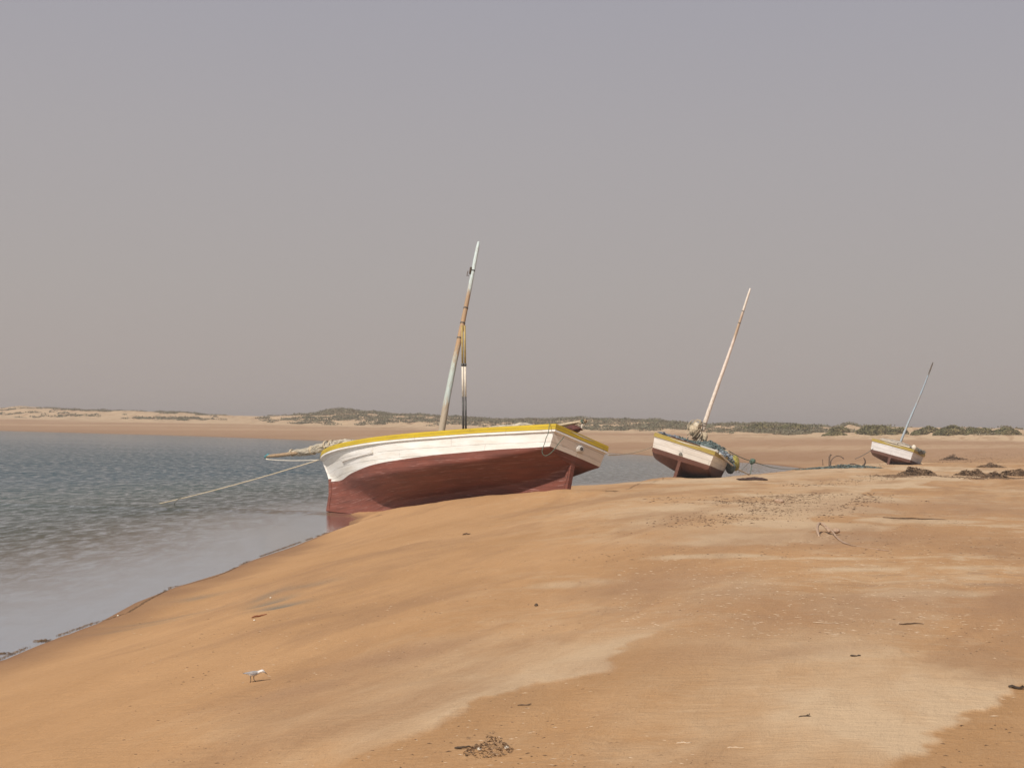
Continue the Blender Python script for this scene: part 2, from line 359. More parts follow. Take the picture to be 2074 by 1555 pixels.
crest = np.exp(-((seg_dist(GX, GY, NEAR[13:]) - 4.5) / 2.6) ** 2) * smooth(38, 50, GY) * nearm
soft = smooth(0.5, 0.72, streak) * 0.75 + smooth(0.55, 0.7, streak2) * 0.25
edges = np.maximum(np.maximum(e1 * 1.0, e2 * 1.0), e3 * 0.9)
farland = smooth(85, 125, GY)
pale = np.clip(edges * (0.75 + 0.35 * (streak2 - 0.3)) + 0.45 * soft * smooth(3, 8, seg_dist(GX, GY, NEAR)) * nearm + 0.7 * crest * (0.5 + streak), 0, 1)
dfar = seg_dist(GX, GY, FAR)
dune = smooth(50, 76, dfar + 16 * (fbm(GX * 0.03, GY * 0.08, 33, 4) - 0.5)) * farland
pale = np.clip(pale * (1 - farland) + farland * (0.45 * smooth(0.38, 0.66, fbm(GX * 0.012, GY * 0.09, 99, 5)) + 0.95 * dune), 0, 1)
def blob(px, py, rx, ry, ang):
    c = ground(px, py); dx = GX - c.x; dy = GY - c.y; ca, sa = math.cos(ang), math.sin(ang)
    return np.exp(-(((dx * ca + dy * sa) / rx) ** 2 + ((-dx * sa + dy * ca) / ry) ** 2))
tongue = np.zeros(GX.shape)
for px_, py_, rx_, ry_, am_ in [(1500, 1098, 1.1, .8, .7), (1570, 1088, 1.4, .9, 1), (1620, 1066, 1.3, 1.1, 1), (1590, 1038, 1.6, 1.2, .8), (1660, 1030, 1.5, 1.6, .9), (1700, 1005, 1.8, 2.0, 1), (1760, 985, 2.2, 2.4, 1), (1840, 968, 3, 3, .9), (1930, 950, 4, 4, .8), (1500, 1020, 1.5, 1.2, .45), (1560, 1005, 1.5, 1.5, .5), (1860, 1055, 1.2, .6, .9), (1760, 1130, 1.8, .35, .5), (1900, 1150, 2.5, .4, .5), (1880, 1200, 1.6, .5, .45), (1240, 1180, 1, .6, .4), (1440, 1125, 1.4, .5, .5)]:
    tongue = np.maximum(tongue, blob(px_, py_, rx_, ry_, 0.2) * am_)
tongue = np.clip(smooth(.18, .55, tongue + .9 * (fbm(GX * 1.1, GY * .55, 131, 5) - .5)), 0, 1) * np.clip(tongue * 2.2, 0, 1)
pale = np.maximum(pale, tongue * .95)
orange = np.clip((np.maximum(o1, o2)), 0, 1) * (1 - pale)
wet = smooth(0.11, 0.0, GZ + 0.03 * (fbm(GX * 1.2, GY * 1.2, 87, 3) - 0.5)) 
dist_w = np.minimum(seg_dist(GX, GY, NEAR), dfar)
wet = np.maximum(wet, 0.5 * smooth(26, 0, dist_w) * farland)
GZ = GZ + 0.012 * edges * nearm
grey = np.zeros(GX.shape)
for a_ in [(572, 1226, 0.26, 0.22, 0.3, 1.1), (552, 1218, 0.16, 0.45, -0.3, 0.9), (540, 1205, 0.10, 0.7, -0.15, .5), (410, 1208, 0.5, 0.3, 0.6, 0.45), (330, 1255, 0.9, 0.12, 0.5, 0.45), (620, 1185, 0.5, 0.25, 0.4, 0.35), (250, 1275, .8, .15, .6, .35)]:
    grey = grey + blob(*a_[:5]) * a_[5]
grey = np.clip(grey * (0.6 + 0.9 * fbm(GX * 4, GY * 2, 93, 3)), 0, 1)
GZ = GZ - 0.02 * grey

dash = (smooth(2, 9, GX) * smooth(9, 14, GY) * smooth(95, 60, GY) + 0.35 * nearm * smooth(-2, 2, GX)) * (0.3 + 1.1 * smooth(.35, .65, fbm(GX * .3, GY * .2, 111, 3)))
dash = np.clip(dash, 0, 1)
damp = np.zeros(GX.shape)
for px_, py_, rx_, ry_, an_, am_ in [(1700, 1235, 2.6, 1.0, .9, .5), (1480, 1215, 1.9, .7, 1.1, .5), (1950, 1215, 2.4, 1.1, .3, .6), (1350, 1330, .8, .45, .7, .6), (1600, 1320, .9, .3, .6, .45), (1780, 1090, 3.2, 2.0, .5, .55), (1950, 1030, 4, 3, .4, .7), (800, 1330, .7, .35, .9, .6), (600, 1400, .6, .25, .9, .5), (1350, 1180, 1.6, .8, .9, .5)]:
    damp = np.maximum(damp, blob(px_, py_, rx_, ry_, an_) * am_)
damp = np.clip(damp * (0.5 + 1.1 * fbm(GU * .5, GW * 1.6, 121, 4)), 0, 1)
verts = np.stack([GX, GY, GZ], -1).reshape(-1, 3)
ii, jj = np.meshgrid(np.arange(na), np.arange(nr - 1), indexing='ij')
i2 = (ii + 1) % na
faces = np.stack([ii * nr + jj, ii * nr + jj + 1, i2 * nr + jj + 1, i2 * nr + jj], -1).reshape(-1, 4)
def grid_mesh(name, V, Fc, attrs, mat):
    me = bpy.data.meshes.new(name); me.vertices.add(len(V)); me.vertices.foreach_set('co', V.astype(np.float32).ravel())
    me.loops.add(Fc.size); me.loops.foreach_set('vertex_index', Fc.astype(np.int32).ravel())
    me.polygons.add(len(Fc)); me.polygons.foreach_set('loop_start', np.arange(0, Fc.size, 4, dtype=np.int32))
    me.polygons.foreach_set('use_smooth', np.ones(len(Fc), bool)); me.update(calc_edges=True)
    for k, v in attrs.items():
        a = me.attributes.new(k, 'FLOAT', 'POINT'); a.data.foreach_set('value', v.astype(np.float32).ravel())
    me.materials.append(mat); o = bpy.data.objects.new(name, me); COL.objects.link(o); return o

def attr(nt, name):
    n = N(nt, 'ShaderNodeAttribute'); n.attribute_name = name; return n.outputs['Fac']
def sand_material():
    m, nt, b = mat_new('sand'); v = coord(nt)
    mr_ = N(nt, 'ShaderNodeMapping'); mr_.inputs['Rotation'].default_value = (0, 0, -R(67.6)); nt.links.new(v, mr_.inputs[0]); vr = mr_.outputs[0]
    big = noise(nt, vr, 0.8, 6, 0.6, (0.28, 1.0, 1)); mid = noise(nt, vr, 3.2, 6, 0.68, (0.4, 1.3, 1), 0.4); fine = noise(nt, v, 55, 4, 0.7)
    c = mixc(nt, ramp(nt, big, [(0.3, 0), (0.7, 1)]), (0.362, 0.195, 0.084), (0.445, 0.252, 0.118))
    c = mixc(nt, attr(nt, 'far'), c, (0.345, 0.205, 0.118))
    ps = N(nt, 'ShaderNodeMath', operation='MULTIPLY_ADD'); nt.links.new(mid, ps.inputs[0]); ps.inputs[1].default_value = 0.55
    sub = N(nt, 'ShaderNodeMath', operation='SUBTRACT'); nt.links.new(attr(nt, 'pale'), sub.inputs[0]); sub.inputs[1].default_value = 0.36
    nt.links.new(sub.outputs[0], ps.inputs[2])
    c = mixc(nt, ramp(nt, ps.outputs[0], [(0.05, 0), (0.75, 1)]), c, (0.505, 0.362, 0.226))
    dn_ = noise(nt, v, 7, 5, 0.7, (0.55, 1.6, 1)); dm = N(nt, 'ShaderNodeMath', operation='MULTIPLY'); nt.links.new(ramp(nt, dn_, [(0.55, 0), (0.68, 0.85)]), dm.inputs[0]); nt.links.new(attr(nt, 'dash'), dm.inputs[1])
    c = mixc(nt, dm.outputs[0], c, (0.52, 0.38, 0.24))
    d3 = noise(nt, v, 1.5, 6, 0.75, (0.7, 0.9, 1), 0.4); dm3 = N(nt, 'ShaderNodeMath', operation='MULTIPLY'); nt.links.new(ramp(nt, d3, [(0.52, 0), (0.60, 0.75)]), dm3.inputs[0]); nt.links.new(attr(nt, 'dash'), dm3.inputs[1])
    c = mixc(nt, dm3.outputs[0], c, (0.50, 0.365, 0.235))
    d4 = noise(nt, v, 2.3, 6, 0.75, (0.6, 0.8, 1), 0.4); dm4 = N(nt, 'ShaderNodeMath', operation='MULTIPLY'); nt.links.new(ramp(nt, d4, [(0.56, 0), (0.64, 0.55)]), dm4.inputs[0]); nt.links.new(attr(nt, 'dash'), dm4.inputs[1])
    c = mixc(nt, dm4.outputs[0], c, (0.235, 0.145, 0.088))
    dk = noise(nt, v, 4.3, 6, 0.72, (0.6, 1.5, 1)); dm2 = N(nt, 'ShaderNodeMath', operation='MULTIPLY'); nt.links.new(ramp(nt, dk, [(0.56, 0), (0.72, 0.6)]), dm2.inputs[0]); nt.links.new(attr(nt, 'dash'), dm2.inputs[1])
    c = mixc(nt, dm2.outputs[0], c, (0.22, 0.125, 0.07))
    bd = noise(nt, vr, 0.7, 6, 0.62, (0.25, 1.1, 1), 0.3); c = mixc(nt, ramp(nt, bd, [(0.50, 0), (0.66, 0.7)]), c, (0.285, 0.155, 0.076))
    c = mixc(nt, attr(nt, 'damp'), c, (0.285, 0.158, 0.085))
    c = mixc(nt, attr(nt, 'orange'), c, (0.33, 0.178, 0.075))
    c = mixc(nt, attr(nt, 'grey'), c, (0.17, 0.14, 0.105))
    sp_ = ramp(nt, noise(nt, v, 120, 2, 0.5), [(0.30, 0.5), (0.40, 0)]); c = mixc(nt, sp_, c, (0.17, 0.095, 0.05))
    c = mixc(nt, ramp(nt, fine, [(0.3, 0.0), (0.75, 0.22)]), c, (0.52, 0.37, 0.23))
    c = mixc(nt, attr(nt, 'wet'), c, (0.235, 0.130, 0.070))
    nt.links.new(c, b.inputs['Base Color']); b.inputs['Roughness'].default_value = 0.92; b.inputs['Specular IOR Level'].default_value = 0.15
    w1 = noise(nt, v, 9, 5, 0.6, (0.5, 1.6, 1), 0.5)
    nb = bump(nt, mid, 0.5, 0.06); nb = bump(nt, w1, 0.45, 0.03, nb); nb = bump(nt, fine, 0.4, 0.008, nb)
    nt.links.new(nb, b.inputs['Normal']); return m
M['sand'] = sand_material()
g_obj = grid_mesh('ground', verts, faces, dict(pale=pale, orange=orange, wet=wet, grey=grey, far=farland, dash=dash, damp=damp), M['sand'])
tag(g_obj, kind='structure')

# water: one sheet where the bed lies below the surface
def water_material():
    m, nt, b = mat_new('water'); nt.nodes.remove(b); out = nt.nodes['Material Output']; v = coord(nt)
    dep = attr(nt, 'depth'); chop = attr(nt, 'chop')
    p1 = noise(nt, v, 1.0, 10, 0.74, (3.0, 0.9, 1), 0.3); p2 = noise(nt, v, 0.06, 4, 0.6, (1, 2.2, 1)); n3 = noise(nt, v, 7, 6, 0.65, (0.8, 1.5, 1))
    nb = bump(nt, n3, 0.35, 0.012)
    gl = N(nt, 'ShaderNodeBsdfGlossy'); gl.inputs['Roughness'].default_value = 0.10; nt.links.new(nb, gl.inputs['Normal'])
    gl.inputs['Color'].default_value = (0.93, 0.97, 1, 1)
    body = N(nt, 'ShaderNodeBsdfDiffuse')
    nt.links.new(ramp(nt, dep, [(0.0, (0.22, 0.16, 0.11)), (0.10, (0.13, 0.125, 0.092)), (0.30, (0.085, 0.098, 0.078)), (1.0, (0.030, 0.066, 0.084))]), body.inputs['Color'])
    tr = N(nt, 'ShaderNodeBsdfTransparent'); tr.inputs[0].default_value = (0.93, 0.95, 0.93, 1)
    mx1 = N(nt, 'ShaderNodeMixShader'); nt.links.new(ramp(nt, dep, [(0.0, 0.0), (0.16, 0.3), (0.6, 1.0)]), mx1.inputs[0]); nt.links.new(tr.outputs[0], mx1.inputs[1]); nt.links.new(body.outputs[0], mx1.inputs[2])
    # wavelets turn small facets towards the viewer: there the surface mirrors less sky
    fr = N(nt, 'ShaderNodeFresnel'); fr.inputs[0].default_value = 1.333; nt.links.new(nb, fr.inputs['Normal'])
    fc = ramp(nt, p1, [(0.36, 1.0), (0.45, 0.88), (0.52, 0.62), (0.62, 0.22)])
    gust = ramp(nt, p2, [(0.35, 0.80), (0.65, 1.0)])
    k1 = N(nt, 'ShaderNodeMath', operation='MULTIPLY'); nt.links.new(fc, k1.inputs[0]); nt.links.new(chop, k1.inputs[1])
    k2 = N(nt, 'ShaderNodeMath', operation='MULTIPLY'); nt.links.new(k1.outputs[0], k2.inputs[0]); nt.links.new(gust, k2.inputs[1])
    k3 = N(nt, 'ShaderNodeMath', operation='SUBTRACT'); k3.inputs[0].default_value = 1; nt.links.new(k2.outputs[0], k3.inputs[1])
    k4 = N(nt, 'ShaderNodeMath', operation='MULTIPLY'); nt.links.new(k3.outputs[0], k4.inputs[0]); nt.links.new(fr.outputs[0], k4.inputs[1])
    mx2 = N(nt, 'ShaderNodeMixShader'); nt.links.new(k4.outputs[0], mx2.inputs[0]); nt.links.new(mx1.outputs[0], mx2.inputs[1]); nt.links.new(gl.outputs[0], mx2.inputs[2])
    nt.links.new(mx2.outputs[0], out.inputs['Surface']); return m
M['water'] = water_material()
depth = np.clip(-GZ / 1.1, 0, 1)
ripple_line = seg_dist(GX, GY, [(-40, 42.0), (-14.5, 40.0), (-9, 39.2), (-5.6, 38.9), (-4.2, 38.2)])
rip = np.exp(-(ripple_line / 0.35) ** 2) * 0.035
chop = (0.12 + 0.88 * smooth(0.4, 5.2, seg_dist(GX, GY, NEAR) + 2.5 * (fbm(GX * 0.25, GY * 0.15, 77, 3) - 0.5))) * (0.45 + 0.55 * smooth(170, 60, GX * 0.3 + GY)) * (0.55 + 0.45 * smooth(3, -12, GX))
chop = np.clip(chop + 0.75 * np.exp(-((ripple_line - 0.35) / 0.38) ** 2), 0, 1)
WZ = 0.004 + rip + 0 * GX
vm = (GZ < 0.03).reshape(-1) & (RR.reshape(-1) < 1500) & (RR.reshape(-1) > 0.5)
fm = vm[faces].any(1)
wf = faces[fm]; used = np.unique(wf); remap = np.zeros(len(verts), np.int64); remap[used] = np.arange(len(used))
wv = np.stack([GX, GY, WZ], -1).reshape(-1, 3)[used]
w_obj = grid_mesh('water', wv, remap[wf], dict(depth=depth.reshape(-1)[used], chop=chop.reshape(-1)[used]), M['water'])
tag(w_obj, kind='structure')
# ------------------------------------------------------------------ boats
def interp(tab, t):
    xs = [p[0] for p in tab]; ys = [p[1] for p in tab]
    # smooth (cubic-like) interpolation through the table
    for i in range(len(xs) - 1):
        if t <= xs[i + 1] or i == len(xs) - 2:
            x0, x1 = xs[i], xs[i + 1]; h = x1 - x0; s = (t - x0) / h
            def sl(k):
                if k <= 0: return (ys[1] - ys[0]) / (xs[1] - xs[0])
                if k >= len(xs) - 1: return (ys[-1] - ys[-2]) / (xs[-1] - xs[-2])
                return (ys[k + 1] - ys[k - 1]) / (xs[k + 1] - xs[k - 1])
            m0, m1 = sl(i) * h, sl(i + 1) * h
            return (2 * s ** 3 - 3 * s * s + 1) * ys[i] + (s ** 3 - 2 * s * s + s) * m0 + (-2 * s ** 3 + 3 * s * s) * ys[i + 1] + (s ** 3 - s * s) * m1
def hull_fn(P):
    L = P['L']; NS = 22
    def xpos(t, z):
        stem = L + np.interp(z, [0, 0.5, 1.0, 1.8], P['stem'])
        st = -P['rake'] * max(z - P['ztb'], 0)
        return t * stem + (1 - t) * st
    def section(t):
        b, zs = interp(P['b'], t), interp(P['zs'], t)
        b1, z1 = interp(P['b1'], t), interp(P['z1'], t); b2, z2 = interp(P['b2'], t), interp(P['z2'], t)
        b3, z3 = 0.045, interp(P['z3'], t)
        b = max(b, .045); b1 = max(min(b1, b), .045); b2 = max(b2, .045)
        c = catmull([(0, b, zs), (0, b * 0.5 + b1 * 0.5 + (b - b1) * 0.10, zs * 0.5 + z1 * 0.5), (0, b1 * .8 + b * .2 + .012, zs * .18 + z1 * .82), (0, b1 - .02, z1 - .02), (0, b2, z2), (0, b3, z3)], 10)
        pts = [(p[1], p[2]) for p in c]
        pts = [(max(y, 0.045), z) for y, z in pts]
        pts += [(0.045, z3 * (1 - k / 4)) for k in range(1, 5)]
        rk_ = interp(P['rocker'], t); pts = [(y, z - rk_ * max(0, 1 - z / zs)) for y, z in pts]
        ls = [0]
        for p, q in zip(pts[:-1], pts[1:]): ls.append(ls[-1] + math.hypot(q[0] - p[0], q[1] - p[1]))
        return np.array(pts), np.array(ls)
    def sample(t, s):                                              # s: metres down the skin from the sheer
        pts, ls = section(t); y = np.interp(s, ls, pts[:, 0]); z = np.interp(s, ls, pts[:, 1]); return y, z
    return xpos, section, sample
def build_boat(name, key, P, mats, label):
    root = empty(name, boat_matrix(key)); tag(root, label, 'boat', 'wooden sailing boats stranded along the lagoon edge')
    xpos, section, sample = hull_fn(P); T = [i / 72 for i in range(73)]
    zpaint = lambda t: interp(P['zw'], t)
    def cut_s(t, zc):
        pts, ls = section(t); k = np.nonzero(pts[:, 1] <= zc)[0]
        i = k[0] if len(k) else len(pts) - 1
        if i == 0: return 0.0
        f = (pts[i - 1, 1] - zc) / max(pts[i - 1, 1] - pts[i, 1], 1e-6); return ls[i - 1] + f * (ls[i] - ls[i - 1])
    def shell(nm, s0f, s1f, rows, mat, off=0.0):
        v = []; f = []; uv = []
        for side in (1, -1):
            base = len(v)
            for t in T:
                s0, s1 = s0f(t), s1f(t)
                for j in range(rows + 1):
                    s = s0 + (s1 - s0) * j / rows; y, z = sample(t, s)
                    wav = 0.006 * math.sin(t * 23 + s * 9) * (1 if 0.03 < t < 0.97 else 0)
                    v.append((xpos(t, z), side * (y + off + wav), z)); uv.append((t * P['L'] + (40 if side < 0 else 0), s))
            n = rows + 1
            for i in range(len(T) - 1):
                for j in range(rows):
                    q = (base + i * n + j, base + (i + 1) * n + j, base + (i + 1) * n + j + 1, base + i * n + j + 1)
                    f.append(q if side > 0 else q[::-1])
        return v, f, uv
    slen = lambda t: section(t)[1][-1]
    sp = lambda t: cut_s(t, zpaint(t))
    v, f, uv = shell('a', lambda t: 0.0, sp, 8, None)
    top = mesh_obj('topside_planking', v, f, mats['top'], root, uv)
    v, f, uv = shell('b', sp, slen, 26, None)
    n = len(v); mesh_obj('bottom_planking', v, f, mats['bot'], root, uv)
    # keel shoe with stem and sternpost as one backbone timber
    mb = MB(); L = P['L']; hw = 0.062
    ztop_b = interp(P['zs'], 1.0)
    rkf = lambda k: interp(P['rocker'], k / 8)
    prof = [(-0.035 - P['rake'] * (P['zpost'] - P['ztb']), P['zpost'])] + [(-0.045, P['ztb']), (-0.02, -0.015)] + [(L * k / 8 + P['stem'][0] * k / 8, -0.015 - rkf(k)) for k in range(1, 8)] + [(xpos(1, z) + 0.055, max(z, -0.015)) for z in np.linspace(0, ztop_b * 0.56, 7)]
    inner = [(0.10 - P['rake'] * (P['zpost'] - P['ztb']), P['zpost']), (0.10, P['ztb']), (0.12, 0.06)] + [(L * k / 8 + P['stem'][0] * k / 8, 0.06 - rkf(k)) for k in range(1, 8)] + [(xpos(1, z) - 0.06, max(z, 0.06)) for z in np.linspace(0, ztop_b * 0.56, 7)]
    def strip(o_, i_, hw_):
        vv = []; ff = []; uu = []
        for (a, b_), (c, d) in zip(o_, i_):
            for yy in (-hw_, hw_): vv += [(a, yy, b_), (c, yy, d)]; uu += [(a, b_), (c, d)]
        for k in range(len(o_) - 1):
            p = k * 4; q = p + 4
            ff += [(p, q, q + 1, p + 1), (p + 2, p + 3, q + 3, q + 2), (p, p + 2, q + 2, q), (p + 1, q + 1, q + 3, p + 3)]
        ff += [(0, 1, 3, 2), (q, q + 2, q + 3, q + 1)]; return vv, ff, uu
    vv, ff, uu = strip(prof, inner, hw); mesh_obj('keel', vv, ff, mats['bot'], root, uu, False)
    zz = np.linspace(ztop_b * 0.56 + .004, ztop_b + 0.05, 7)
    vv, ff, uu = strip([(xpos(1, z) + 0.055, z) for z in zz], [(xpos(1, z) - 0.06, z) for z in zz], hw)
    mesh_obj('stem_post', vv, ff, mats['top'], root, uu, False)
    # transom: rows follow the first section; red below the paint line
    pts, ls = section(0.0); s_p = sp(0.0); rows = [s_p * k / 6 for k in range(7)] + [s_p + (cut_s(0, P['ztb'] - 0.01) - s_p) * k / 10 for k in range(1, 11)]
    for nm, rws, mt in (('transom', rows[:7], mats['tr']), ('transom_foot', rows[6:], mats['bot'])):
        v = []; uv = []; f = []
        for s in rws:
            y, z = sample(0.0, s)
            for k in range(9):
                w = -1 + 2 * k / 8; v.append((xpos(0, z) - 0.012 - 0.03 * (1 - w * w), w * (y + 0.012), z)); uv.append((w * y, -z))
        for i in range(len(rws) - 1):
            for k in range(8): f.append((i * 9 + k, i * 9 + k + 1, (i + 1) * 9 + k + 1, (i + 1) * 9 + k))
        mesh_obj(nm, v, f, mt, root, uv)
    # yellow sheer strake with its capping rail, one closed band round sides and stern
    def band(nm, z0, z1, o0, o1, mt, ts=T, inb=0.09):
        v = []; f = []; uv = []
        path = [(t, 1) for t in ts[::-1]] + [(0, k) for k in (0.75, 0.5, 0.25, 0, -0.25, -0.5, -0.75)] + [(t, -1) for t in ts]
        L_ = 0; prev = None; c = []
        for t, sd in path:
            b, zs = max(interp(P['b'], t), 0.045), interp(P['zs'], t); c.append(Vector((xpos(t, zs), b * sd, zs)))
        for i, p in enumerate(c):
            tg = (c[min(i + 1, len(c) - 1)] - c[max(i - 1, 0)]); nrm = Vector((-tg.y, tg.x, 0)).normalized() * -1
            t, sd = path[i]
            if t == 0 and abs(sd) < 1: nrm = Vector((-1, 0, 0))
            if t == 0 and abs(sd) == 1: nrm = Vector((-.8, .8 * sd, 0))
            if nrm.y * sd < 0: nrm = -nrm
            if i: L_ += (p - c[i - 1]).length
            for (o_, z_) in ((-inb, z1 - 0.004), (o1, z1), (o1, z0), (o0 - 0.03, z0), (-inb, z0)):
                v.append(p + nrm * o_ + Vector((0, 0, z_))); uv.append((L_, o_ + z_))
        n = 5
        for i in range(len(c) - 1):
            for k in range(n): f.append((i * n + k, (i + 1) * n + k, (i + 1) * n + (k + 1) % n, i * n + (k + 1) % n))
        f += [tuple(range(n)), tuple(len(v) - n + k for k in reversed(range(n)))]
        return mesh_obj(nm, v, f, mt, root, uv, False)
    band('sheer_strake', -P['yel'], 0.03, 0.0, 0.034, mats['yel'])
    if P.get('rub'): band('rubbing_strip', -P['yel'] - 0.055, -P['yel'] - 0.006, 0.0, 0.026, mats['top'])
    # deck
    v = []; f = []; uv = []
    for t in T:
        b, zs = max(interp(P['b'], t) - 0.03, 0.03), interp(P['zs'], t) - 0.13
        for k in range(7):
            w = -1 + k / 3; v.append((xpos(t, zs) + 0.02 * (1 - 2 * t), w * b, zs + 0.05 * (1 - w * w))); uv.append((t * P['L'], w * b))
    for i in range(len(T) - 1):
        for k in range(6): f.append((i * 7 + k, i * 7 + k + 1, (i + 1) * 7 + k + 1, (i + 1) * 7 + k))
    mesh_obj('deck', v, f, M['deck'], root, uv)
    # mast with foot clamp
    mx_, ml = P['mast']; z0 = interp(P['zs'], mx_ / L) - 0.12
    pts = []; rad = []; rr_ = random.Random(key)
    for i in range(29):
        q = i / 28; pts.append((mx_ + P['mbend'] * math.sin(q * math.pi), P['my'] - P.get('lean', .15) * q + 0.02 * math.sin(q * 7), z0 + q * ml)); rad.append(P['mr'][0] + (P['mr'][1] - P['mr'][0]) * q ** 0.9)
    rad[-1] *= 0.75
    mb = MB(); mb.tube(pts, rad, 12, lump=0.10, seed=key); mast = mb.build('mast', mats['mast'], root)
    mb = MB(); mb.box((mx_, 0, z0 + 0.05), (0.5, 0.5, 0.12)); mb.build('mast_step', M['darkwood'], root, False)
    return root, dict(xpos=xpos, sample=sample, mast=mast, mpts=pts, z0=z0)

base = dict(
 b=[(0, .90), (.1, 1.05), (.25, 1.26), (.45, 1.40), (.62, 1.34), (.78, 1.06), (.88, .74), (.95, .40), (1, .05)],
 zs=[(0, 1.334), (.2, 1.35), (.4, 1.38), (.6, 1.45), (.8, 1.56), (1, 1.70)],
 b1=[(0, .84), (.2, 1.12), (.45, 1.24), (.65, 1.06), (.8, .60), (.92, .18), (1, .045)],
 z1=[(0, .82), (.2, .62), (.45, .58), (.65, .60), (.8, .70), (.92, .85), (1, 1.0)],
 b2=[(0, .40), (.2, .55), (.45, .62), (.65, .42), (.8, .18), (.92, .07), (1, .045)],
 z2=[(0, .70), (.1, .52), (.2, .43), (.45, .39), (.65, .38), (.8, .42), (.92, .5), (1, .5)],
 z3=[(0, .62), (.08, .42), (.2, .30), (.45, .26), (.7, .22), (.9, .20), (1, .2)],
 zw=[(0, .84), (.2, .82), (.45, .80), (.65, .80), (.8, .82), (.9, .84), (1, .88)],
 rocker=[(0, 0), (.3, .04), (.5, .12), (.73, .15), (.87, .12), (1, 0)],
 stem=[-.30, -.27, -.10, .62], rake=.28, ztb=.61, zpost=.68, yel=.10, mbend=0.05, my=0)
P1 = dict(base, L=9.73, mast=(5.03, 6.25), mr=(.102, .046), rub=1)
b1, i1 = build_boat('sailing_boat', 1, P1, dict(top=M['white'], tr=M['white2'], bot=M['red'], yel=M['yellow'],
    mast=mast_mat('mast_paint_one', [(0.0, (0.40, 0.33, 0.25)), (0.30, (0.36, 0.29, 0.21)), (0.34, (0.40, 0.47, 0.45)), (0.50, (0.42, 0.47, 0.42)), (0.56, (0.36, 0.24, 0.14)), (0.60, (0.40, 0.24, 0.12)), (0.84, (0.34, 0.22, 0.13)), (0.88, (0.48, 0.56, 0.55)), (1.0, (0.55, 0.63, 0.62))], 6.1)),
    'largest and nearest boat, yellow rail and red bottom, heeled with its bow in the water')
P2 = dict(base, L=7.77, mast=(3.177, 7.35), mr=(.105, .045), rub=0, stem=[-.3, -.2, 0, .15],
 b=[(0, 1.271), (.2, 1.38), (.45, 1.42), (.65, 1.28), (.8, 1.0), (.92, .5), (1, .045)],
 zs=[(0, 1.538), (.2, 1.47), (.45, 1.45), (.65, 1.5), (.8, 1.6), (1, 1.75)],
 b1=[(0, 1.17), (.2, 1.28), (.45, 1.28), (.65, 1.06), (.8, .66), (.92, .25), (1, .045)],
 z1=[(0, .78), (.1, .62), (.2, .55), (.45, .58), (.65, .66), (.8, .85), (.92, 1.0), (1, 1.1)],
 b2=[(0, .62), (.2, .66), (.45, .70), (.65, .5), (.8, .25), (.92, .1), (1, .045)],
 z2=[(0, .76), (.1, .45), (.2, .36), (.45, .38), (.65, .4), (.8, .44), (.92, .5), (1, .5)],
 z3=[(0, .74), (.08, .42), (.16, .24), (.45, .22), (.7, .2), (.9, .18), (1, .16)],
 zw=[(0, .95), (.3, .88), (.6, .88), (.8, .95), (1, 1.0)], rake=.22, ztb=.72, zpost=.86, yel=.13, mbend=0.0)
b2, i2_ = build_boat('sailing_boat', 2, P2, dict(top=M['white2'], tr=M['white2'], bot=M['red2'], yel=M['yellow2'],
    mast=mast_mat('mast_paint_two', [(0.0, (0.66, 0.58, 0.48)), (0.3, (0.72, 0.62, 0.53)), (0.74, (0.74, 0.62, 0.54)), (0.80, (0.42, 0.30, 0.2)), (0.93, (0.5, 0.36, 0.26)), (0.95, (0.68, 0.6, 0.52)), (1, (0.7, 0.62, 0.54))], 7.2)),
    'middle boat seen from its stern, green nets heaped on deck and a long white mast')
P3 = dict(P2, L=7.83, lean=.58, mast=(2.24, 5.47), mr=(.075, .04), stem=[-.3, -.2, 0, .15],
 b=[(0, 1.191), (.2, 1.30), (.45, 1.36), (.65, 1.22), (.8, .95), (.92, .5), (1, .045)],
 zs=[(0, 1.361), (.2, 1.33), (.45, 1.33), (.65, 1.4), (.8, 1.5), (1, 1.68)],
 b1=[(0, 1.10), (.2, 1.2), (.45, 1.22), (.65, 1.0), (.8, .62), (.92, .25), (1, .045)],
 z1=[(0, .62), (.1, .55), (.2, .50), (.45, .55), (.65, .62), (.8, .8), (.92, .95), (1, 1.05)],
 z2=[(0, .60), (.1, .40), (.2, .33), (.45, .36), (.65, .36), (.8, .42), (.92, .5), (1, .5)],
 b2=[(0, .50), (.2, .58), (.45, .64), (.65, .46), (.8, .25), (.92, .1), (1, .045)],
 z3=[(0, .57), (.08, .36), (.16, .2), (.45, .2), (.7, .18), (.9, .18), (1, .16)],
 zw=[(0, .76), (.3, .74), (.6, .76), (.8, .85), (1, .95)], ztb=.55, zpost=.66, yel=.12)
b3, i3 = build_boat('sailing_boat', 3, P3, dict(top=M['white3'], tr=M['white3'], bot=M['red3'], yel=M['yellow2'],
    mast=mast_mat('mast_paint_three', [(0.0, (0.30, 0.36, 0.40)), (0.3, (0.36, 0.43, 0.48)), (0.62, (0.30, 0.40, 0.48)), (0.68, (0.34, 0.30, 0.27)), (0.74, (0.28, 0.37, 0.45)), (0.95, (0.28, 0.36, 0.43)), (1, (0.08, 0.07, 0.06))], 5.3)),
    'smallest and farthest boat with a thin blue mast, resting on the sand at the right')
def local(boat, p): return boat.matrix_world @ Vector(p)

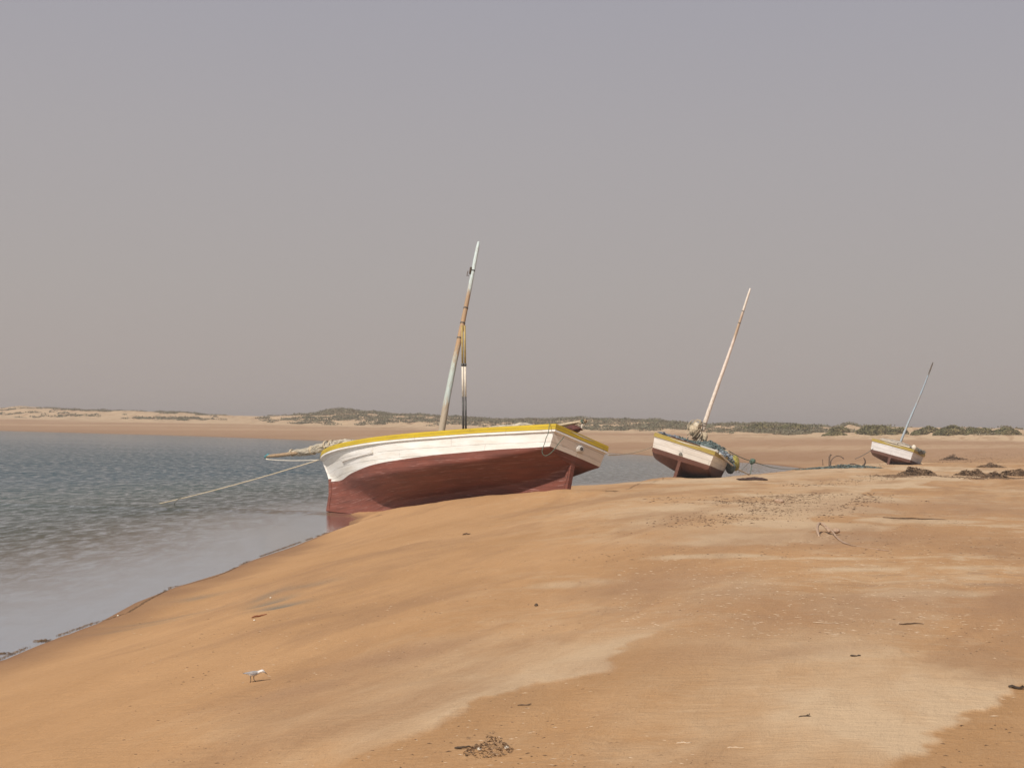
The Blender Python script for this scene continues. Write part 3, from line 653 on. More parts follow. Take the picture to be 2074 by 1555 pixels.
def mast_band(root, info, qs, mat, r0, name='mast_band'):
    for q in qs:
        p = Vector(info['mpts'][int(q * 28)]); p2 = Vector(info['mpts'][min(int(q * 28) + 1, 28)]); d = (p2 - p).normalized()
        mb = MB(); mb.tube([p, p + d * 0.035], r0(q), 12); mb.build(name, mat, root)
mast_band(b1, i1, (0.55, 0.62, 0.70, 0.86), M['metal'], lambda q: (.102 + (.046 - .102) * q ** .9) * 1.12)
mast_band(b2, i2_, (0.80, 0.86), M['metal'], lambda q: (.105 + (.045 - .105) * q ** .9) * 1.12)
# halyard sheave block on mast one
mb = MB(); mp = Vector(i1['mpts'][24]); mb.box(mp + Vector((0.02, 0.07, 0.0)), (0.045, 0.05, 0.2)); mb.tube([mp + Vector((.02, .1, -.16)), mp + Vector((.02, .17, -.2)), mp + Vector((.02, .16, -.05))], 0.012, 6)
mb.build('halyard_block', M['darkwood'], b1, False)
# transom fitting of boat one: raised octagonal boss with hole
def boss(root, y, z, r_, mat, info, dark=True):
    x = info['xpos'](0, z) - 0.045
    v = []; f = []; n = 10
    for (rr_, dx) in ((1.15, 0.03), (1.05, -0.05), (0.55, -0.075), (0.45, -0.03)):
        for k in range(n):
            a = 2 * math.pi * (k + .5) / n; v.append((x + dx, y + r_ * rr_ * math.cos(a), z + r_ * rr_ * 0.8 * math.sin(a)))
    for i in range(3):
        for k in range(n): f.append((i * n + k, i * n + (k + 1) % n, (i + 1) * n + (k + 1) % n, (i + 1) * n + k))
    f.append(tuple(3 * n + k for k in range(n)))
    o = mesh_obj('transom_fitting', v, f, mat, root, None, False)
    if dark:
        mb = MB(); mb.tube([(x - 0.085, y, z), (x - 0.02, y, z)], r_ * 0.22, 8); mb.tube([(x - 0.06, y - .05, z + .02), (x - 0.075, y + .06, z - .02)], .012, 6); mb.build('pin', M['metal'], o)
    return o
boss(b1, -0.02, 1.03, 0.105, M['white'], i1)
mb = MB(); x_ = i2_['xpos'](0, 1.1) - .07
mb.tube([(x_ + .05, -.02, 1.03), (x_ - .03, .0, 1.09), (x_ - .03, .06, 1.09), (x_ + .05, .08, 1.03)], .016, 6); mb.box((x_ + .03, .03, 1.01), (.05, .16, .03)); mb.build('transom_fitting', M['ropedark'], b2, False)
# rub plank on the port bow of boat one
v = []; f = []; xp, smp = i1['xpos'], i1['sample']
def side_plank(boat, info, L, t0, t1, s0, s1, th, mat, name):
    mb = MB(); n = 16; v = []; uv = []
    for k in range(n + 1):
        t = t0 + (t1 - t0) * k / n; a0 = s0[0] + (s0[1] - s0[0]) * k / n; a1 = s1[0] + (s1[1] - s1[0]) * k / n
        for s, o in ((a0, -.01), (a0, th), (a1, th), (a1, -.01)):
            y, z = info['sample'](t, s); v.append((info['xpos'](t, z), y + o, z)); uv.append((t * L, s))
    f = [(i * 4 + j, (i + 1) * 4 + j, (i + 1) * 4 + (j + 1) % 4, i * 4 + (j + 1) % 4) for i in range(n) for j in range(4)] + [(0, 1, 2, 3), (n * 4 + 3, n * 4 + 2, n * 4 + 1, n * 4)]
    mb.add(v, f, uv); return mb.build(name, mat, boat, False)
side_plank(b1, i1, 9.73, .64, .84, (.30, .34), (.40, .47), .05, M['white'], 'rubbing_plank')
# rail clutter on boats two and three
rail2 = M['deck']
def wood_piece(boat, p0, p1, w, h, mat, name):
    p0, p1 = Vector(p0), Vector(p1); d = p1 - p0; q = d.to_track_quat('X', 'Z').to_matrix()
    mb = MB(); mb.box((p0 + p1) / 2, (d.length, w, h), q)
    return mb.build(name, mat, boat, False)

# --- furled sail on its long yard, lying fore and aft over boat one
tip = at(541, 924, 41.7); tail = at(1186, 853, 34.0)
def line(a, b_, q): return a + (b_ - a) * q
sail = empty('furled_sail', Matrix.Translation(tip)); tag(sail, 'off white sail furled round a long yard poking past the bow of the nearest boat', 'sail')
def rel(pts): return [Vector(p) - tip for p in pts]
bowhead = at(660, 905, 40.2); mid = at(900, 880, 37.6); mid2 = at(1080, 868, 35.6)
yard = catmull([tip, at(600, 917, 41.0), bowhead, at(760, 901, 39.0), mid, mid2, tail], 6)
mb = MB(); mb.tube(rel(yard), [0.045 + 0.02 * math.sin(math.pi * i / (len(yard) - 1)) for i in range(len(yard))], 8, lump=.1); mb.build('yard', M['wood'], sail)
cl = catmull([at(550, 923, 41.6), at(575, 920, 41.35), at(600, 915, 41.1), at(622, 913, 40.7), at(632, 911, 40.5), at(645, 906, 40.3), at(670, 903, 40.1), at(692, 899, 39.7), at(712, 896, 39.5), at(745, 899, 39.2), at(820, 892, 38.3), mid, at(990, 876, 36.5), at(1040, 868, 36.0), at(1085, 867, 35.5), at(1130, 874, 35.2)], 6)
prof = [(0, .03), (.04, .06), (.08, .11), (.115, .13), (.14, .085), (.17, .13), (.2, .15), (.24, .17), (.28, .16), (.34, .12), (.6, .12), (.78, .14), (.87, .19), (.95, .17), (1, .06)]
rad = [np.interp(i / (len(cl) - 1), [p[0] * 0 + q for q, p in zip([0, .07, .14, .2, .265, .31, .35, .42, .5, .56, .65, .75, .82, .9, .96][:15], prof)], [p[1] for p in prof]) for i in range(len(cl))]
mb = MB(); n = 20; vv = []; uu = []; L_ = 0; cr_ = rel(cl)
for i, p in enumerate(cr_):
    t = (cr_[min(i + 1, len(cr_) - 1)] - cr_[max(i - 1, 0)]).normalized(); X = t.cross(Vector((0, 0, 1))).normalized(); Y_ = X.cross(t)
    if i: L_ += (p - cr_[i - 1]).length
    for k in range(n):
        a = 2 * math.pi * k / n; w = 1 + 0.16 * math.sin(3 * a + L_ * 5.5) + 0.10 * math.sin(7 * a + L_ * 11) + .06 * random.uniform(-1, 1)
        vv.append(p + (X * math.cos(a) + Y_ * math.sin(a) * 0.85) * rad[i] * w - Vector((0, 0, .02))); uu.append((a / 6.28, L_))
m_ = len(cr_); mb.add(vv, [(i * n + k, i * n + (k + 1) % n, (i + 1) * n + (k + 1) % n, (i + 1) * n + k) for i in range(m_ - 1) for k in range(n)] + [tuple(reversed(range(n))), tuple((m_ - 1) * n + k for k in range(n))], uu)
mb.build('sailcloth', M['sail'], sail)
def ring(mb, c, d, r_, th, turns=1, seed=0):
    d = Vector(d).normalized(); x = d.cross(Vector((0, 0, 1))).normalized(); y = x.cross(d)
    pts = [Vector(c) + (x * math.cos(a) + y * math.sin(a)) * r_ + d * (a / 6.283 * th * 2.2) for a in np.linspace(0, 6.283 * turns, int(14 * turns) + 1)]
    mb.tube(pts, th, 6)
ax = (cr_[5] - cr_[0]).normalized()
for (px_, py_, Y_2, r_, tn) in ((630, 912, 40.55, .125, 4), (671, 902, 40.0, .155, 2), (660, 903, 40.15, .15, 2), (590, 917, 41.2, .10, 2)):
    mb = MB(); ring(mb, at(px_, py_, Y_2) - tip, ax, r_, .014, tn); mb.build('lashing', M['rope'], sail)
mb = MB(); mb.tube(rel([at(537, 926, 41.75), at(543, 922, 41.7), at(547, 924, 41.65)]), [.05, .065, .05], 8); mb.build('end_cap', M['teal'], sail)
mb = MB(); mb.tube(rel([at(538, 925, 41.75), at(540, 930, 41.7), at(545, 929, 41.7)]), .02, 6); mb.build('end_cord', M['ropewhite'], sail)
# tail of the yard over the stern: pale spar ends and dangling line
mb = MB(); mb.tube(rel([at(1120, 864, 34.6), at(1150, 858, 34.2), at(1182, 853, 33.9)]), [.035, .03, .025], 8, lump=.15); mb.tube(rel([at(1152, 866, 34.3), at(1165, 861, 34.1), at(1180, 855, 33.9)]), .018, 6); mb.build('spar_end', M['rope'], sail)
mb = MB(); mb.tube(rel([at(1178, 852, 33.9), at(1181, 858, 33.9), at(1178, 864, 33.9), at(1180, 871, 33.9)]), [.03, .035, .025, .02], 6, lump=.3); mb.build('dangling_cord', M['ropewhite'], sail)
mb = MB(); ring(mb, at(1178, 854, 33.9) - tip, ax, .045, .012, 2); mb.build('lashing', M['ropegreen'], sail)

def sag(a, b_, s, n=24):
    a, b_ = Vector(a), Vector(b_); return [a + (b_ - a) * (i / n) - Vector((0, 0, s * 4 * (i / n) * (1 - i / n))) for i in range(n + 1)]
def rope(name, pts, r_, mat, label, group=None, cat='rope', n=6, lump=0.2):
    o0 = Vector(pts[0]); mb = MB(); mb.tube([Vector(p) - o0 for p in pts], r_, n, lump=lump); o = mb.build(name, mat); o.location = o0
    return tag(o, label, cat, group)
stem = at(646, 931, 39.95)
rope('mooring_rope', sag(stem, Vector(onz_ := tuple(at(310, 1023, 1) - Vector((0, 0, 0)))) if False else at(308, 1023, 42.0), .06), .015, M['rope'], 'long pale mooring rope running from the bow of the nearest boat down into the water', 'ropes from the boats')
rope('bow_rope', sag(at(541, 930, 41.7), at(643, 931, 40.1), .03), .012, M['ropewhite'], 'thin white rope from the furled yard end back to the bow of the nearest boat', 'ropes from the boats')
# twig hanging at the mooring rope
rope('rope_tail', [at(366, 1006, 41.6), at(361, 1011, 41.6), at(354, 1017, 41.6), at(352, 1023, 41.7)], .014, M['ropedark'], 'short dark rope tail hanging from the mooring rope into the water', 'ropes from the boats')
lq = [at(1113, 855, 32.3), at(1112, 866, 32.1), at(1110, 878, 32.0), at(1106, 887, 31.95), at(1103, 898, 31.95), at(1099, 908, 31.9), at(1098, 916, 31.9), at(1102, 922, 31.9), at(1108, 922, 31.9), at(1116, 917, 31.9), at(1124, 908, 31.9), at(1132, 897, 31.85), at(1143, 884, 31.85)]
rope('loose_line', catmull(lq, 4), .0085, M['ropegreen'], 'thin green line looping down over the port stern quarter of the nearest boat', 'ropes from the boats')

# --- striped pole pair standing in boat one
pb = at(941, 876, 35.6); ptop = at(938.5, 659, 35.6); pole = empty('striped_pole', Matrix.Translation(pb)); tag(pole, 'upright doubled pole banded dark, white and yellow, standing in the nearest boat', 'pole')
side_v = Vector((1, 0, 0)) * 0.034; H = ptop - pb
for (q0, q1, mname, nm) in ((0, .335, 'metal', 'dark_section'), (.335, .62, 'ropewhite', 'white_section'), (.62, .645, 'metal', 'joint_collar'), (.645, 1, 'poleyellow', 'yellow_section')):
    mb = MB()
    for s in (-1, 1): mb.tube([H * q0 + side_v * s, H * q1 + side_v * s], .026 if nm != 'joint_collar' else .036, 8)
    mb.build(nm, M[mname], pole)

def lumpy(name, c, r3, mat, seed=0, amp=.35, parent=None, sub=4, freq=2.2):
    bm_ = bmesh.new(); bmesh.ops.create_icosphere(bm_, subdivisions=sub, radius=1)
    for v in bm_.verts:
        p = v.co; nn = float(fbm(np.array([p.x * freq + seed * 3 + p.z * 1.3]), np.array([p.y * freq + p.z * freq * 1.1]), seed, 4)[0]) - .5
        v.co = Vector((p.x * r3[0], p.y * r3[1], p.z * r3[2])) * (1 + amp * 2 * nn)
    me = bpy.data.meshes.new(name); bm_.to_mesh(me); bm_.free(); me.materials.append(mat)
    me.polygons.foreach_set('use_smooth', [True] * len(me.polygons)); o = bpy.data.objects.new(name, me); COL.objects.link(o)
    o.location = c
    if parent: o.parent = parent
    return o
o = lumpy('cloth_bundle', at(1160, 869, 33.9), (.21, .2, .09), M['maroon'], 3); tag(o, 'maroon cloth bundle on the stern deck of the nearest boat beside the yard', 'bundle')

# --- nets, bundle, board and fender on boat two
def net_pile(name, label, boat, spots, mat, seed, strands=160):
    root = empty(name, Matrix.Translation(boat.matrix_world @ Vector(spots[0][0]))); tag(root, label, 'net')
    inv = root.matrix_world.inverted(); vs_, fs_ = [], []
    mbh = MB(); rg_ = random.Random(seed)
    for (c, r3) in spots:
        for k in range(strands):
            th = rg_.uniform(0, 6.28); ph = math.acos(rg_.uniform(-.1, 1)); 
            p = Vector((c[0] + r3[0] * math.sin(ph) * math.cos(th), c[1] + r3[1] * math.sin(ph) * math.sin(th), c[2] + r3[2] * math.cos(ph)))
            q = p + Vector((rg_.uniform(-.28, .28), rg_.uniform(-.28, .28), rg_.uniform(-.10, .10))); m1 = (p + q) / 2 + Vector((0, 0, rg_.uniform(0, .07)))
            pts = [inv @ (boat.matrix_world @ v) for v in (p, m1, q)]
            mbh.tube(pts, [.014, .03, .014], 4, cap=False, lump=.3, seed=k)
    mbh.build('net_folds', mat, root)
    for i, (c, r3) in enumerate(spots):
        l = lumpy('net_heap', inv @ (boat.matrix_world @ Vector(c)), (r3[0] * .97, r3[1] * .97, r3[2] * .97), mat, seed + i, .22, root, 4, 3.4)
        l.rotation_euler = boat.matrix_world.to_euler()
    return root
zd = 1.36
net_pile('net_pile', 'heap of blue green fishing net lying on the deck of the middle boat', b2,
   [((3.1, -.55, zd + .16), (.95, .62, .34)), ((2.2, .35, zd + .10), (1.0, .55, .22)), ((3.9, -.85, zd + .06), (.7, .42, .30)), ((4.3, -.1, zd + .05), (.6, .5, .26)), ((1.9, -.55, zd + .06), (.6, .4, .2))], M['net'], 11, 130)
net_pile('net_bundle', 'blue grey net rolled over the right rail of the middle boat', b2, [((2.3, -1.28, zd + .10), (.75, .16, .13)), ((3.2, -1.30, zd + .06), (.6, .14, .11))], M['netblue'], 31, 90)
net_pile('folded_net', 'blue grey strip of net lying along the left end of the middle boat stern rail', b2, [((.12, .62, 1.56), (.10, .42, .05))], M['netblue'], 41, 50)
# plank laid along the stern rail and white board at the quarter
def thing_in_boat(name, boat, build, label, cat, mat, group=None, smooth_sh=False):
    mb = MB(); build(mb); o = mb.build(name, mat, None, smooth_sh); o.matrix_world = boat.matrix_world.copy()
    me = o.data; c = Vector(me.vertices[0].co)
    for v in me.vertices: v.co -= c
    o.matrix_world = boat.matrix_world @ Matrix.Translation(c)
    return tag(o, label, cat, group)
thing_in_boat('rail_plank', b2, lambda mb: mb.box((-.06, .02, 1.595), (.20, 1.25, .035), Matrix.Rotation(.03, 3, 'Z')), 'worn dark plank lying along the stern rail of the middle boat', 'plank', M['maroon'])
thing_in_boat('white_board', b2, lambda mb: (mb.box((.06, -.98, 1.60), (.20, .78, .07), Matrix.Rotation(-.05, 3, 'Z')), mb.tube([(-.05, -1.30, 1.625), (-.05, -1.30, 1.655)], .04, 8)), 'white painted board lying over the right stern corner of the middle boat', 'board', M['white'])
fd = empty('net_float', Matrix.Translation(at(1486, 938, 59.6))); tag(fd, 'yellow green float bag hanging off the right side of the middle boat', 'float')
lumpy('float_body', (0, 0, 0), (.26, .24, .34), M['netyellow'], 5, .2, fd, 3)
lumpy('net_wrap', (-.16, -.10, -.14), (.24, .22, .30), M['net'], 6, .25, fd, 3)
mb = MB(); mb.tube([(-.05, 0, .3), (-.25, .05, .5), (-.4, .1, .6)], .02, 6); mb.build('hanging_cord', M['rope'], fd)
# bundle of rope and canvas lashed beside mast two, and the short stump the mast is lashed to
sb_ = empty('rope_bundle', Matrix.Translation(at(1406, 872, 59.2))); tag(sb_, 'tan bundle of rope and canvas lashed at the foot of the middle boat mast', 'bundle')
lumpy('canvas_roll', (0, 0, 0), (.20, .19, .24), M['rope'], 8, .45, sb_, 4, 2.6); 
lumpy('canvas_fold', (.11, .05, .22), (.14, .14, .13), M['sail'], 9, .5, sb_, 3, 2.6)
lumpy('canvas_tail', (.46, 0, -.25), (.13, .13, .2), M['rope'], 10, .5, sb_, 3, 2.6)
mb = MB(); rg_ = random.Random(5)
for k in range(16):
    a = rg_.uniform(0, 6.28); b_ = rg_.uniform(-.3, .3); pts = [Vector((.3 * math.cos(a + s) * rg_.uniform(.9, 1.15), .28 * math.sin(a + s), b_ + .2 * math.sin(2 * s + a))) for s in np.linspace(0, 2.2, 7)]
    mb.tube(pts, .014, 5)
mb.build('rope_turns', M['rope'], sb_)
mb = MB(); p0 = Vector((3.177, .16, 1.33)); mb.tube([p0, p0 + Vector((0, .03, .55)), p0 + Vector((0, 0, 1.15))], [.15, .13, .10], 10, lump=.1); mb.build('mast_stump', M['wood'], b2)
for q, r_ in ((.055, .19), (.10, .17), (.135, .155), (.165, .15), (.18, .15)):
    mb = MB(); c = Vector((3.177, .06, i2_['z0'] + q * 6.95)); mb.tube([c + Vector((r_ * math.cos(a), r_ * math.sin(a), .012 * a / 6.28)) for a in np.linspace(0, 6.4, 16)], .016, 5); mb.build('mast_lashing', M['ropedark'], b2)
# --- boat three deck gear
thing_in_boat('pale_spar', b3, lambda mb: mb.tube([(1.4, .9, 1.50), (2.0, .1, 1.55), (2.4, -1.0, 1.52)], [.10, .14, .07], 8, lump=.3), 'pale furled sail lying across the deck of the farthest boat', 'sail', M['cloth'], None, True)
thing_in_boat('deck_boards', b3, lambda mb: (mb.box((.25, .35, 1.47), (.25, 1.0, .06), Matrix.Rotation(.1, 3, 'Z')), mb.box((.6, -.55, 1.47), (.3, .7, .06), Matrix.Rotation(-.25, 3, 'Z'))), 'pale boards lying on the stern deck of the farthest boat', 'board', M['cloth'])
o = lumpy('white_can', local(b3, (.15, -1.12, 1.50)), (.13, .13, .16), M['ropewhite'], 2, .12, None, 3); tag(o, 'small white container on the right stern corner of the farthest boat', 'container')
net_pile('dark_net', 'dark net hanging over the right rail of the farthest boat', b3, [((1.8, -1.32, 1.36), (.9, .10, .12))], M['ropedark'], 51, 70)

# --- ropes between boats and shore
rope('tow_rope', sag(at(1232, 921, 36.0), at(1320, 905, 56.2), .08), .016, M['rope'], 'thin rope stretched over the water between the nearest and the middle boat', 'ropes from the boats')
gq = ground(1518, 961)
rope('stern_rope', sag(at(1458, 919, 56.3), gq + Vector((0, 0, .02)), .12), .040, M['ropewhite'], 'thick white rope running from the middle boat stern corner down to the sand', 'ropes from the boats')
k1 = at(1524, 934, 62.5)
rope('bow_line', sag(at(1476, 913, 59.5), k1, .05) + sag(k1, at(1622, 948, 95), .2)[1:], .018, M['ropegreen'], 'green rope leading from the middle boat rail out over the shallow water', 'ropes from the boats')
knot = lumpy('rope_knot', k1, (.13, .12, .13), M['ropegreen'], 14, .5, None, 3); tag(knot, 'dark green knot of line on the rope right of the middle boat', 'knot')
rope('hanging_line', sag(k1, at(1520, 960, 62.3), .0), .016, M['ropegreen'], 'dark line hanging straight down from the green knot right of the middle boat', 'ropes from the boats')
rope('stay_line', sag(k1 + Vector((-.1, 0, 0)), at(1495, 957, 61.8), .02), .011, M['ropedark'], 'thin dark line slanting down left from the green knot right of the middle boat', 'ropes from the boats')
rope('anchor_line', sag(at(1769, 908, 79.4), at(1732, 929, 76.0), .05), .017, M['ropedark'], 'thin dark rope slanting down from the farthest boat to the left', 'ropes from the boats')

# ------------------------------------------------------------------ things lying on the sand
def gz(p, dz=0.0): return Vector((p[0], p[1], tz(p[0], p[1]) + dz))
# driftwood anchor sticking out of the sand left of the far boat
Y0 = 72.5
a0 = at(1681, 948, Y0); anc = empty('wooden_anchor', Matrix.Translation(a0)); tag(anc, 'dark grapnel with upright bar and curved arm, standing left of the farthest boat', 'anchor')
def relp(l, Y, o): return [at(a, b_, Y) - o for a, b_ in l]
mb = MB(); mb.tube(catmull(relp([(1681, 949), (1680, 935), (1680, 925), (1683, 920)], Y0, a0), 4), [.07, .065, .06, .06, .055, .05, .05, .045, .045, .04, .04, .045, .05][:13], 7, lump=.4); mb.build('upright_bar', M['greywood'], anc)
mb = MB(); mb.tube(catmull(relp([(1682, 944), (1684, 932), (1692, 924), (1702, 924), (1709, 929)], Y0, a0), 4), .028, 6, lump=.3); mb.build('curved_arm', M['greywood'], anc)
mb = MB(); mb.tube(relp([(1667, 943), (1666, 930)], Y0, a0), .016, 5); mb.build('thin_rod', M['darkwood'], anc)
c0 = at(1750, 943, Y0 + 1); o = MB(); o.tube(catmull([p for p in relp([(1748, 944), (1752, 938), (1752, 932), (1749, 926)], Y0 + 1, c0)], 4), [.05, .05, .045, .045, .04, .04, .035, .035, .03, .03, .025, .02, .015][:13], 7, lump=.35)
tag(o.build('driftwood_stick', M['darkwood']), 'short dark stick standing upright just left of the farthest boat', 'stick').location = c0
c0 = at(1728, 939, Y0 + 1); o = MB(); o.tube(catmull(relp([(1716, 943), (1726, 939), (1738, 942), (1746, 944)], Y0 + 1, c0), 4), .032, 6, lump=.3)
tag(o.build('driftwood_branch', M['darkwood']), 'low bent branch on the sand between the grapnel and the upright stick', 'branch').location = c0

def clump(name, center, rx, ry, h, n, size, mat, seed=0, droop=.5, parent=None, ang=0.0, prof_=None, blade=False, base=True):
    """leafy or weedy mound: many small bent faces through a low dome set on the sand"""
    rg_ = np.random.default_rng(seed); V = []; Fq = []; ca, sa = math.cos(ang), math.sin(ang); cx, cy = center[0], center[1]
    a = rg_.uniform(0, 2 * math.pi, n); r_ = np.sqrt(rg_.uniform(0, 1, n)); lump = 0.55 + 0.75 * fbm(np.cos(a) * r_ * 2.6 + seed, np.sin(a) * r_ * 2.6, seed, 3)
    lx = np.cos(a) * r_ * rx; ly = np.sin(a) * r_ * ry; wx = cx + lx * ca - ly * sa; wy = cy + lx * sa + ly * ca
    g = terrain(wx, wy); g0 = tz(cx, cy); hh = h * (np.clip(1 - r_ ** 1.25, 0, 1) * (.55 + .9 * vnoise(lx / rx * 2.5 + seed, ly / ry * 2.5, seed)) if blade else np.sqrt(np.clip(1 - r_ ** 2, 0, 1))) * lump * rg_.uniform(0.25, 1.0, n) ** 0.5 * (1.7 if blade else 1)
    for i in range(n):
        p = Vector((wx[i] - cx, wy[i] - cy, g[i] - g0 + hh[i])); s = size * rg_.uniform(.5, 1.4)
        d = Vector(rg_.normal(size=3)).normalized(); 
        if blade: d = Vector((d.x, d.y, abs(d.z) * .35)).normalized()
        e_ = d.cross(Vector(rg_.normal(size=3))).normalized() * s * (.22 if blade else .6); d = d * s
        k = len(V); V += [p - d - e_ * .6, p + Vector((0, 0, .2 * s)) + e_, p + d - e_ * .4 - Vector((0, 0, droop * s * .5)), p - e_ * 1.2]; Fq.append((k, k + 1, k + 2, k + 3))
    if base:
        nb = 14; k = len(V); rings_ = [(1.0, -.02), (.75, .42), (.4, .62), (0.02, .7)]
        for (q, z_) in ([(.85, -.02), (.55, .08), (.3, .2), (0.02, .42)] if blade else rings_):
            for j in range(nb):
                b_ = 2 * math.pi * j / nb; w = q * (1 + .25 * math.sin(3 * b_ + seed)) * .8; X = w * rx * math.cos(b_); Yv = w * ry * math.sin(b_)
                wx_, wy_ = X * ca - Yv * sa, X * sa + Yv * ca; V.append(Vector((wx_, wy_, tz(cx + wx_, cy + wy_) - g0 + z_ * h * (0.8 + .3 * math.sin(5 * b_ + seed)))))
        for i in range(3):
            for j in range(nb): Fq.append((k + i * nb + j, k + i * nb + (j + 1) % nb, k + (i + 1) * nb + (j + 1) % nb, k + (i + 1) * nb + j))
    o = mesh_obj(name, V, Fq, mat, parent, None, False); o.location = (0, 0, 0) if parent else (cx, cy, g0); return o

# teal net scraps spread at the anchor
q = at(1702, 949, Y0); o = clump('beached_net', (q.x, q.y), 2.3, .5, .13, 900, .09, M['net'], 5, blade=True); tag(o, 'scrap of teal net trailed on the sand crest round the grapnel', 'net')

# seaweed mounds at the crest on the right
WG = 'dark seaweed mounds on the sand at the right'
for i, (px, py, w, hpx, n, lab) in enumerate([
    (1857, 962, 34, 15, 900, 'tallest pointed mound of dark dry seaweed in front of the farthest boat'),
    (1968, 964, 30, 12, 700, 'rounded dark seaweed mound midway between the pointed mound and the right edge'),
    (2012, 967, 26, 8, 450, 'low flat seaweed mound just right of the rounded dark mound'),
    (2052, 963, 34, 10, 500, 'straggling seaweed mound nearest the right edge of the photo'),
    (2008, 946, 26, 8, 380, 'grey brown seaweed tangle up the slope behind the low flat mound'),
    (1932, 931, 26, 7, 350, 'flat brown tangle of dry weed right of the farthest boat, furthest up the beach')]):
    c = ground(px, py); s = FPX / c.y; o = clump('seaweed_mound', (c.x, c.y), w / s * 1.1, w / s * .8, hpx * .68 / s, int(n * 2.4), 0.13 if i < 4 else .11, M['weedpale'], 60 + i, blade=True); tag(o, lab, 'seaweed', WG)
# thin drift lines joining the mounds, and flecks of weed over the beach: uncountable
def flecks(name, pts_px, n, size, mat, spread, kind='stuff', seed=0, label=None, flat=True, jit=6, cat='litter', along=4.0, rise=.004):
    rg_ = np.random.default_rng(seed); G = [ground(*p) for p in pts_px]; V = []; Fq = []
    segs = [(a, b_, (b_ - a).length) for a, b_ in zip(G[:-1], G[1:])]; tot = sum(s[2] for s in segs); o0 = G[0]
    X = []; S = []
    for i in range(n):
        u = rg_.uniform(0, tot)
        for a, b_, l in segs:
            if u <= l: break
            u -= l
        p = a + (b_ - a) * (min(u, l) / l); sp_ = spread * (p.y / 30.0) ** .6
        X.append((p.x + rg_.normal() * sp_, p.y + rg_.normal() * sp_))
    X = np.array(X); keep = fbm(X[:, 0] * 1.7, X[:, 1] * 1.7, seed, 3) > (.40 if spread > .03 else .36); X = X[keep]; Z = terrain(X[:, 0], X[:, 1])
    for (x, y), z in zip(X, Z):
        z = max(z, 0.008); s = size * rg_.uniform(.4, 1.5); a = rg_.normal() * .5; l = s * rg_.uniform(1, along); dx, dy = math.cos(a) * l / 2, math.sin(a) * l / 2; nx, ny = -math.sin(a) * s * .35, math.cos(a) * s * .35
        k = len(V); c = Vector((x, y, z)) - o0; h = s * rg_.uniform(.15, .6) + rise
        V += [c + Vector((-dx, -dy, .0)), c + Vector((nx, ny, .0)), c + Vector((dx, dy, .0)), c + Vector((-nx, -ny, .0)), c + Vector((0, 0, h))]
        Fq += [(k, k + 1, k + 4), (k + 1, k + 2, k + 4), (k + 2, k + 3, k + 4), (k + 3, k, k + 4)]
    o = mesh_obj(name, V, Fq, mat, None, None, False); o.location = o0
    return tag(o, label, cat, None, kind)
flecks('seaweed_drift', [(1800, 966), (1835, 962), (1900, 966), (1960, 968), (2074, 968)], 2200, .05, M['weed'], .3, seed=1, label='thin dark drift line of dry seaweed between the mounds at the right', cat='seaweed')
flecks('seaweed_drift', [(1420, 962), (1500, 958), (1640, 950), (1760, 944), (1900, 932), (2074, 925)], 1300, .028, M['weed'], .5, seed=11, label='scattered weed bits along the sand crest past the boats', cat='seaweed')
flecks('seaweed_drift', [(1430, 1062), (1470, 1052), (1560, 1040), (1600, 1020), (1700, 1010)], 3600, .022, M['weed'], .6, seed=2, label='thin grey brown weed scattered on the pale sand below the middle boat', cat='seaweed')
flecks('seaweed_drift', [(1620, 985), (1700, 975), (1800, 968)], 1100, .026, M['weed'], .3, seed=3, label='reddish weed line on the beach below the upright stick', cat='seaweed')
flecks('seaweed_drift', [(1880, 938), (1990, 925), (2074, 918)], 2400, .032, M['weed'], 1.2, seed=4, label='thin brown weed sprinkled on the upper beach at the right edge', cat='seaweed')
flecks('seaweed_drift', [(1400, 1012), (1460, 1018), (1560, 1012), (1680, 1000)], 1500, .024, M['weed'], .6, seed=12, label='broken weed wisps on pale sand beside the pale rounded stone', cat='seaweed', along=6)
flecks('wrack_line', [(-30, 1350), (0, 1335), (90, 1297), (190, 1262), (260, 1240), (345, 1190), (430, 1170), (510, 1133), (600, 1101), (660, 1080), (770, 1043)], 4500, .0048, M['weed'], .02, seed=5, label='thin dark line of weed fragments along the water edge', cat='seaweed')
flecks('wrack_line', [(0, 1326), (50, 1308), (92, 1297)], 900, .011, M['weed'], .05, seed=6, label='thicker dark weed patch at the water edge in the bottom left', cat='seaweed')
# pale straws, shell bits and dark crumbs all over the near beach
def scatter_px(n, x0, x1, y0, y1, seed):
    rg_ = np.random.default_rng(seed); out = []
    px = rg_.uniform(x0, x1, n); py = y0 + (y1 - y0) * rg_.uniform(0, 1, n)
    for a, b_ in zip(px, py):
        d = raydir(a, b_); z = .85; t = (z - EYE) / d[2]
        for _ in range(3): t = (tz_fast(d[0] * t, t) - EYE) / d[2]
        out.append((d[0] * t, t))
    return np.array(out)
_sub = slice(None)
gx_c = np.linspace(-8, 34, 421); gy_c = np.linspace(4, 84, 801); TG = terrain(*np.meshgrid(gx_c, gy_c, indexing='ij'))
def tz_fast(x, y):
    i = min(max((x + 8) / .1, 0), 419.999); j = min(max((y - 4) / .1, 0), 799.999); a, b_ = int(i), int(j); f, g = i - a, j - b_
    return float((TG[a, b_] * (1 - f) + TG[a + 1, b_] * f) * (1 - g) + (TG[a, b_ + 1] * (1 - f) + TG[a + 1, b_ + 1] * f) * g)
